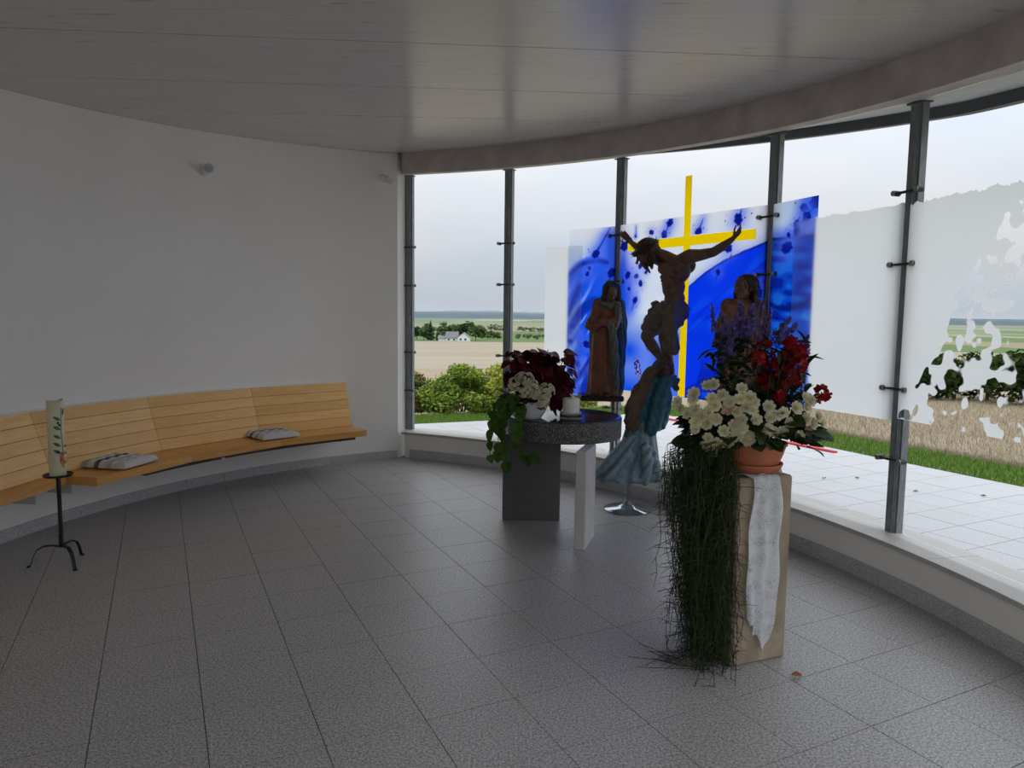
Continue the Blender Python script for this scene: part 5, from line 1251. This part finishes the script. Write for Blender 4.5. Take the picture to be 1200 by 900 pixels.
ln = MB(); limb(ln, [mz(-.02, -.155, 1.575), mz(.03, -.15, 1.50), mz(.055, -.14, 1.32), mz(.075, -.13, 1.12), mz(.095, -.115, .98)], [.030, .040, .042, .036, .022]); limb(ln, [mz(.085, -.09, 1.74), mz(.09, -.11, 1.62), mz(.07, -.13, 1.54)], [.028, .03, .03])
piece('mantle_lining', carve(fuse(ln, .006, 3), lambda c: .004 * np.sin(c[:, 0] * 160 - c[:, 2] * 26)), 'mantle_in', W_)
vl = MB(); limb(vl, [mz(-.07, -.075, 1.745), mz(0, -.09, 1.715), mz(.06, -.075, 1.75)], [.026, .03, .026]); piece('neck_scarf', fuse(vl, .006, 3), 'mantle_in', W_)
MB().bevbox((-.035, 0, .02), (.40, .30, .05), .01).build('plinth', 'base_wood', W_); 
for s in (-1, 1): MB().ell(mz(-.10 + .08 * s, -.15, .925), (.035, .06, .025)).build('shoe', 'hair', W_, True)
def column(name, label, x, y, z0, z1, rfoot, r, plate):
    t = thing(name, label, 'stand', (x, y, z0), 0, 'clear statue stands'); h = z1 - z0
    MB().lathe([(0, 0), (rfoot, 0), (rfoot, .010), (rfoot * .96, .015), (rfoot * .45, .026), (r * 1.5, .05), (r, .085)], n=40).build('foot_disc', 'acrylic', t, True)
    MB().tube([(0, 0, .085), (0, 0, h - .012)], r, 20).build('stem', 'acrylic', t, True)
    MB().lathe([(0, h - .012), (plate, h - .012), (plate, h - .0005), (0, h - .0005)], n=32).build('top_plate', 'acrylic', t, True)
column('statue_stand', 'slim clear column on the sill under the standing woman figure', .955, 6.625, .30, .862, .045, .026, .07)

# ---- kneeling woman with long hair embracing the feet
KO = Vector((1.0, 5.93, .264))
K = thing('kneeling_woman_figure', 'carved kneeling woman with long hair, teal mantle and blue-grey gown', 'statue', tuple(KO))
kz = lambda x, y, z: Vector((x, y, z - .264))
fk = lambda th, f: (.085 * np.sin(9 * th + 2.2 * np.sin(f * 2.5)) + .05 * np.sin(16 * th + 1 + 3 * f)) * (1 - .75 * f)
kd = loft([(.0, .0, .02, .265, .20), (.03, -.005, .02, .285, .215), (.09, .01, .02, .250, .20), (.17, .055, .03, .190, .175), (.28, .085, .03, .150, .150), (.40, .092, .03, .128, .125), (.50, .10, .03, .112, .105), (.62, .12, .02, .10, .09)], 110, fk, 70)
kd.build('gown', 'gown', K, True)
tr_ = MB(); limb(tr_, [kz(.02, -.05, .62), kz(-.08, -.08, .50), kz(-.19, -.09, .37), kz(-.29, -.08, .315)], [.06, .075, .065, .04]); limb(tr_, [kz(-.02, -.12, .50), kz(-.12, -.15, .36), kz(-.22, -.16, .30)], [.05, .055, .034]); limb(tr_, [kz(.12, -.12, .55), kz(.12, -.16, .40), kz(.10, -.18, .29)], [.05, .055, .034]); limb(tr_, [kz(.18, -.08, .5), kz(.21, -.10, .36), kz(.23, -.10, .29)], [.04, .05, .036])
piece('gown_folds', carve(fuse(tr_, .0065, 3), lambda c: .009 * np.sin((c[:, 0] * .75 - c[:, 2] * .62) * 95 + 1.2 * np.sin(c[:, 2] * 9))), 'gown', K)
b = MB(); KHc, KHR, KHS = kz(.262, .02, 1.185), Rzyx(-2.6, .15, .25), .098
head(b, KHc, KHR, KHS); limb(b, [kz(.20, .03, 1.08), kz(.235, .03, 1.14)], [.042, .038])
hand(b, kz(.355, .10, 1.125), kz(.385, .20, 1.20), (0, 0, 1), .5, .85); hand(b, kz(.375, .02, 1.06), kz(.385, .14, 1.14), (0, 0, 1), .5, .85); limb(b, [kz(.36, .0, 1.10), kz(.355, .10, 1.125)], [.028, .022]); limb(b, [kz(.375, -.03, 1.05), kz(.375, .02, 1.06)], [.028, .022])
piece('head_and_hands', fuse(b, .0042, 3), 'skin', K)
mt = MB(); mt.ell(kz(.15, .02, .98), (.105, .10, .16), Rzyx(0, .35)); mt.ell(kz(.13, .0, .82), (.105, .10, .13)); limb(mt, [kz(.22, .0, 1.08), kz(.30, -.03, 1.115), kz(.365, .0, 1.10)], [.072, .062, .046]); limb(mt, [kz(.26, -.05, 1.05), kz(.235, -.09, .90), kz(.20, -.10, .77), kz(.165, -.10, .71)], [.072, .088, .085, .055]); limb(mt, [kz(.24, .08, 1.06), kz(.34, .09, 1.10), kz(.36, .13, 1.12)], [.06, .05, .04]); limb(mt, [kz(.04, -.03, .76), kz(-.01, -.06, .66)], [.06, .04])
piece('mantle', carve(fuse(mt, .0065, 4), lambda c: .007 * np.sin(c[:, 0] * 85 - c[:, 2] * 30 + 1.6 * np.sin(c[:, 2] * 11)) + .0025 * np.sin(c[:, 0] * 150 + c[:, 2] * 40)), 'teal', K)
h = MB(); gg = lambda x, y, z: KHc + KHR @ (Vector((x, y, z)) * KHS); h.ell(gg(0, .2, .25), tuple(KHS * q for q in (.92, .95, .86)), KHR)
for k in range(20):
    f = k / 19; limb(h, [kz(.262, -.05 + .08 * f, 1.265 - .02 * f), kz(.13 + .04 * f, -.10 + .08 * f, 1.19 - .05 * f), kz(.015 + .09 * f, -.125 + .07 * f, 1.02), kz(-.045 + .10 * f + .012 * sin(k * 2), -.135 + .05 * f, .87), kz(-.055 + .10 * f + .015 * sin(k * 3), -.125, .745 + .05 * sin(k * 1.7))], [.028, .034, .033, .028, .010], 7)
piece('long_hair', carve(fuse(h, .0055, 2), lambda c: .006 * np.sin((c[:, 0] * .85 - c[:, 2] * .50) * 150 + 1.8 * np.sin(c[:, 2] * 22 + 3 * c[:, 0])) + .003 * np.sin((c[:, 0] * .85 - c[:, 2] * .45) * 330 + c[:, 1] * 120 + 2 * np.sin(c[:, 2] * 31))), 'hair_light', K)
column('statue_stand', 'clear pedestal with round foot on the floor under the kneeling figure', 1.0, 5.93, 0, .263, .2, .029, .12)

# ---- young man with shoulder-length hair behind the planted bowl
YO = Vector((1.755, 5.44, .868))
Y_ = thing('standing_man_figure', 'carved standing man with shoulder-length hair behind the planted flowers', 'statue', tuple(YO))
dr = loft([(.045, 0, 0, .16, .13), (.3, 0, 0, .145, .12), (.62, 0, 0, .125, .105), (.80, 0, 0, .135, .098), (.88, 0, 0, .115, .08), (.925, 0, 0, .045, .045)], 80, fd, 60); dr.build('robe', 'dress', Y_, True)
b = MB(); YHc, YHR, YHS = Vector((-.005, -.03, .995)), Rzyx(-1.05, 0, -.12), .098
head(b, YHc, YHR, YHS); limb(b, [(0, 0, .87), (0, -.015, .94)], [.042, .040]); hand(b, (-.06, -.12, .66), (-.02, -.14, .78), (0, 1, 0), .3, .85); hand(b, (.05, -.12, .65), (.0, -.15, .77), (0, 1, 0), .3, .85)
piece('head_and_hands', fuse(b, .0042, 3), 'skin', Y_)
sv = MB(); limb(sv, [(-.11, 0, .85), (-.155, -.02, .70), (-.13, -.06, .62), (-.06, -.12, .67)], [.054, .058, .054, .036]); limb(sv, [(.11, 0, .85), (.155, -.02, .70), (.13, -.06, .62), (.05, -.12, .66)], [.054, .058, .054, .036])
piece('sleeves', carve(fuse(sv, .006, 3), lambda c: .004 * np.sin(c[:, 2] * 140 + c[:, 0] * 60)), 'dress', Y_)
g = lambda x, y, z: YHc + YHR @ (Vector((x, y, z)) * YHS); h = MB(); h.ell(g(0, .25, .28), tuple(YHS * q for q in (.92, .92, .86)), YHR)
for k in range(24):
    x = -.95 + 1.9 * k / 23; yb = .75 * (1 - x * x); limb(h, [g(x * .75, .2 + yb * .6, .3), g(x, .15 + yb, -.4), g(x * 1.1 + .05 * sin(k * 2), .25 + yb, -1.25 - .2 * sin(k * 3))], [.018, .022, .012], 7)
piece('hair', carve(fuse(h, .005, 2), lambda c: .004 * np.sin(c[:, 0] * 260 + c[:, 1] * 150 + c[:, 2] * 70)), 'hair', Y_)
ck = MB(); limb(ck, [(-.10, .03, .86), (.02, .07, .84), (.11, .03, .86)], [.06, .07, .06]); limb(ck, [(.12, .0, .84), (.13, .02, .5), (.12, .03, .1)], [.055, .06, .06]); limb(ck, [(-.02, .08, .82), (0, .09, .5), (0, .09, .1)], [.09, .095, .10])
piece('cloak', carve(fuse(ck, .0065, 4), lambda c: .006 * np.sin(np.arctan2(c[:, 1], c[:, 0]) * 14 + c[:, 2] * 5)), 'loin', Y_)
MB().bevbox((0, 0, .02), (.34, .28, .05), .01).build('plinth', 'base_wood', Y_)
column('statue_stand', 'slim clear column on the sill under the standing man figure', 1.790, 5.47, .30, .862, .045, .026, .07)
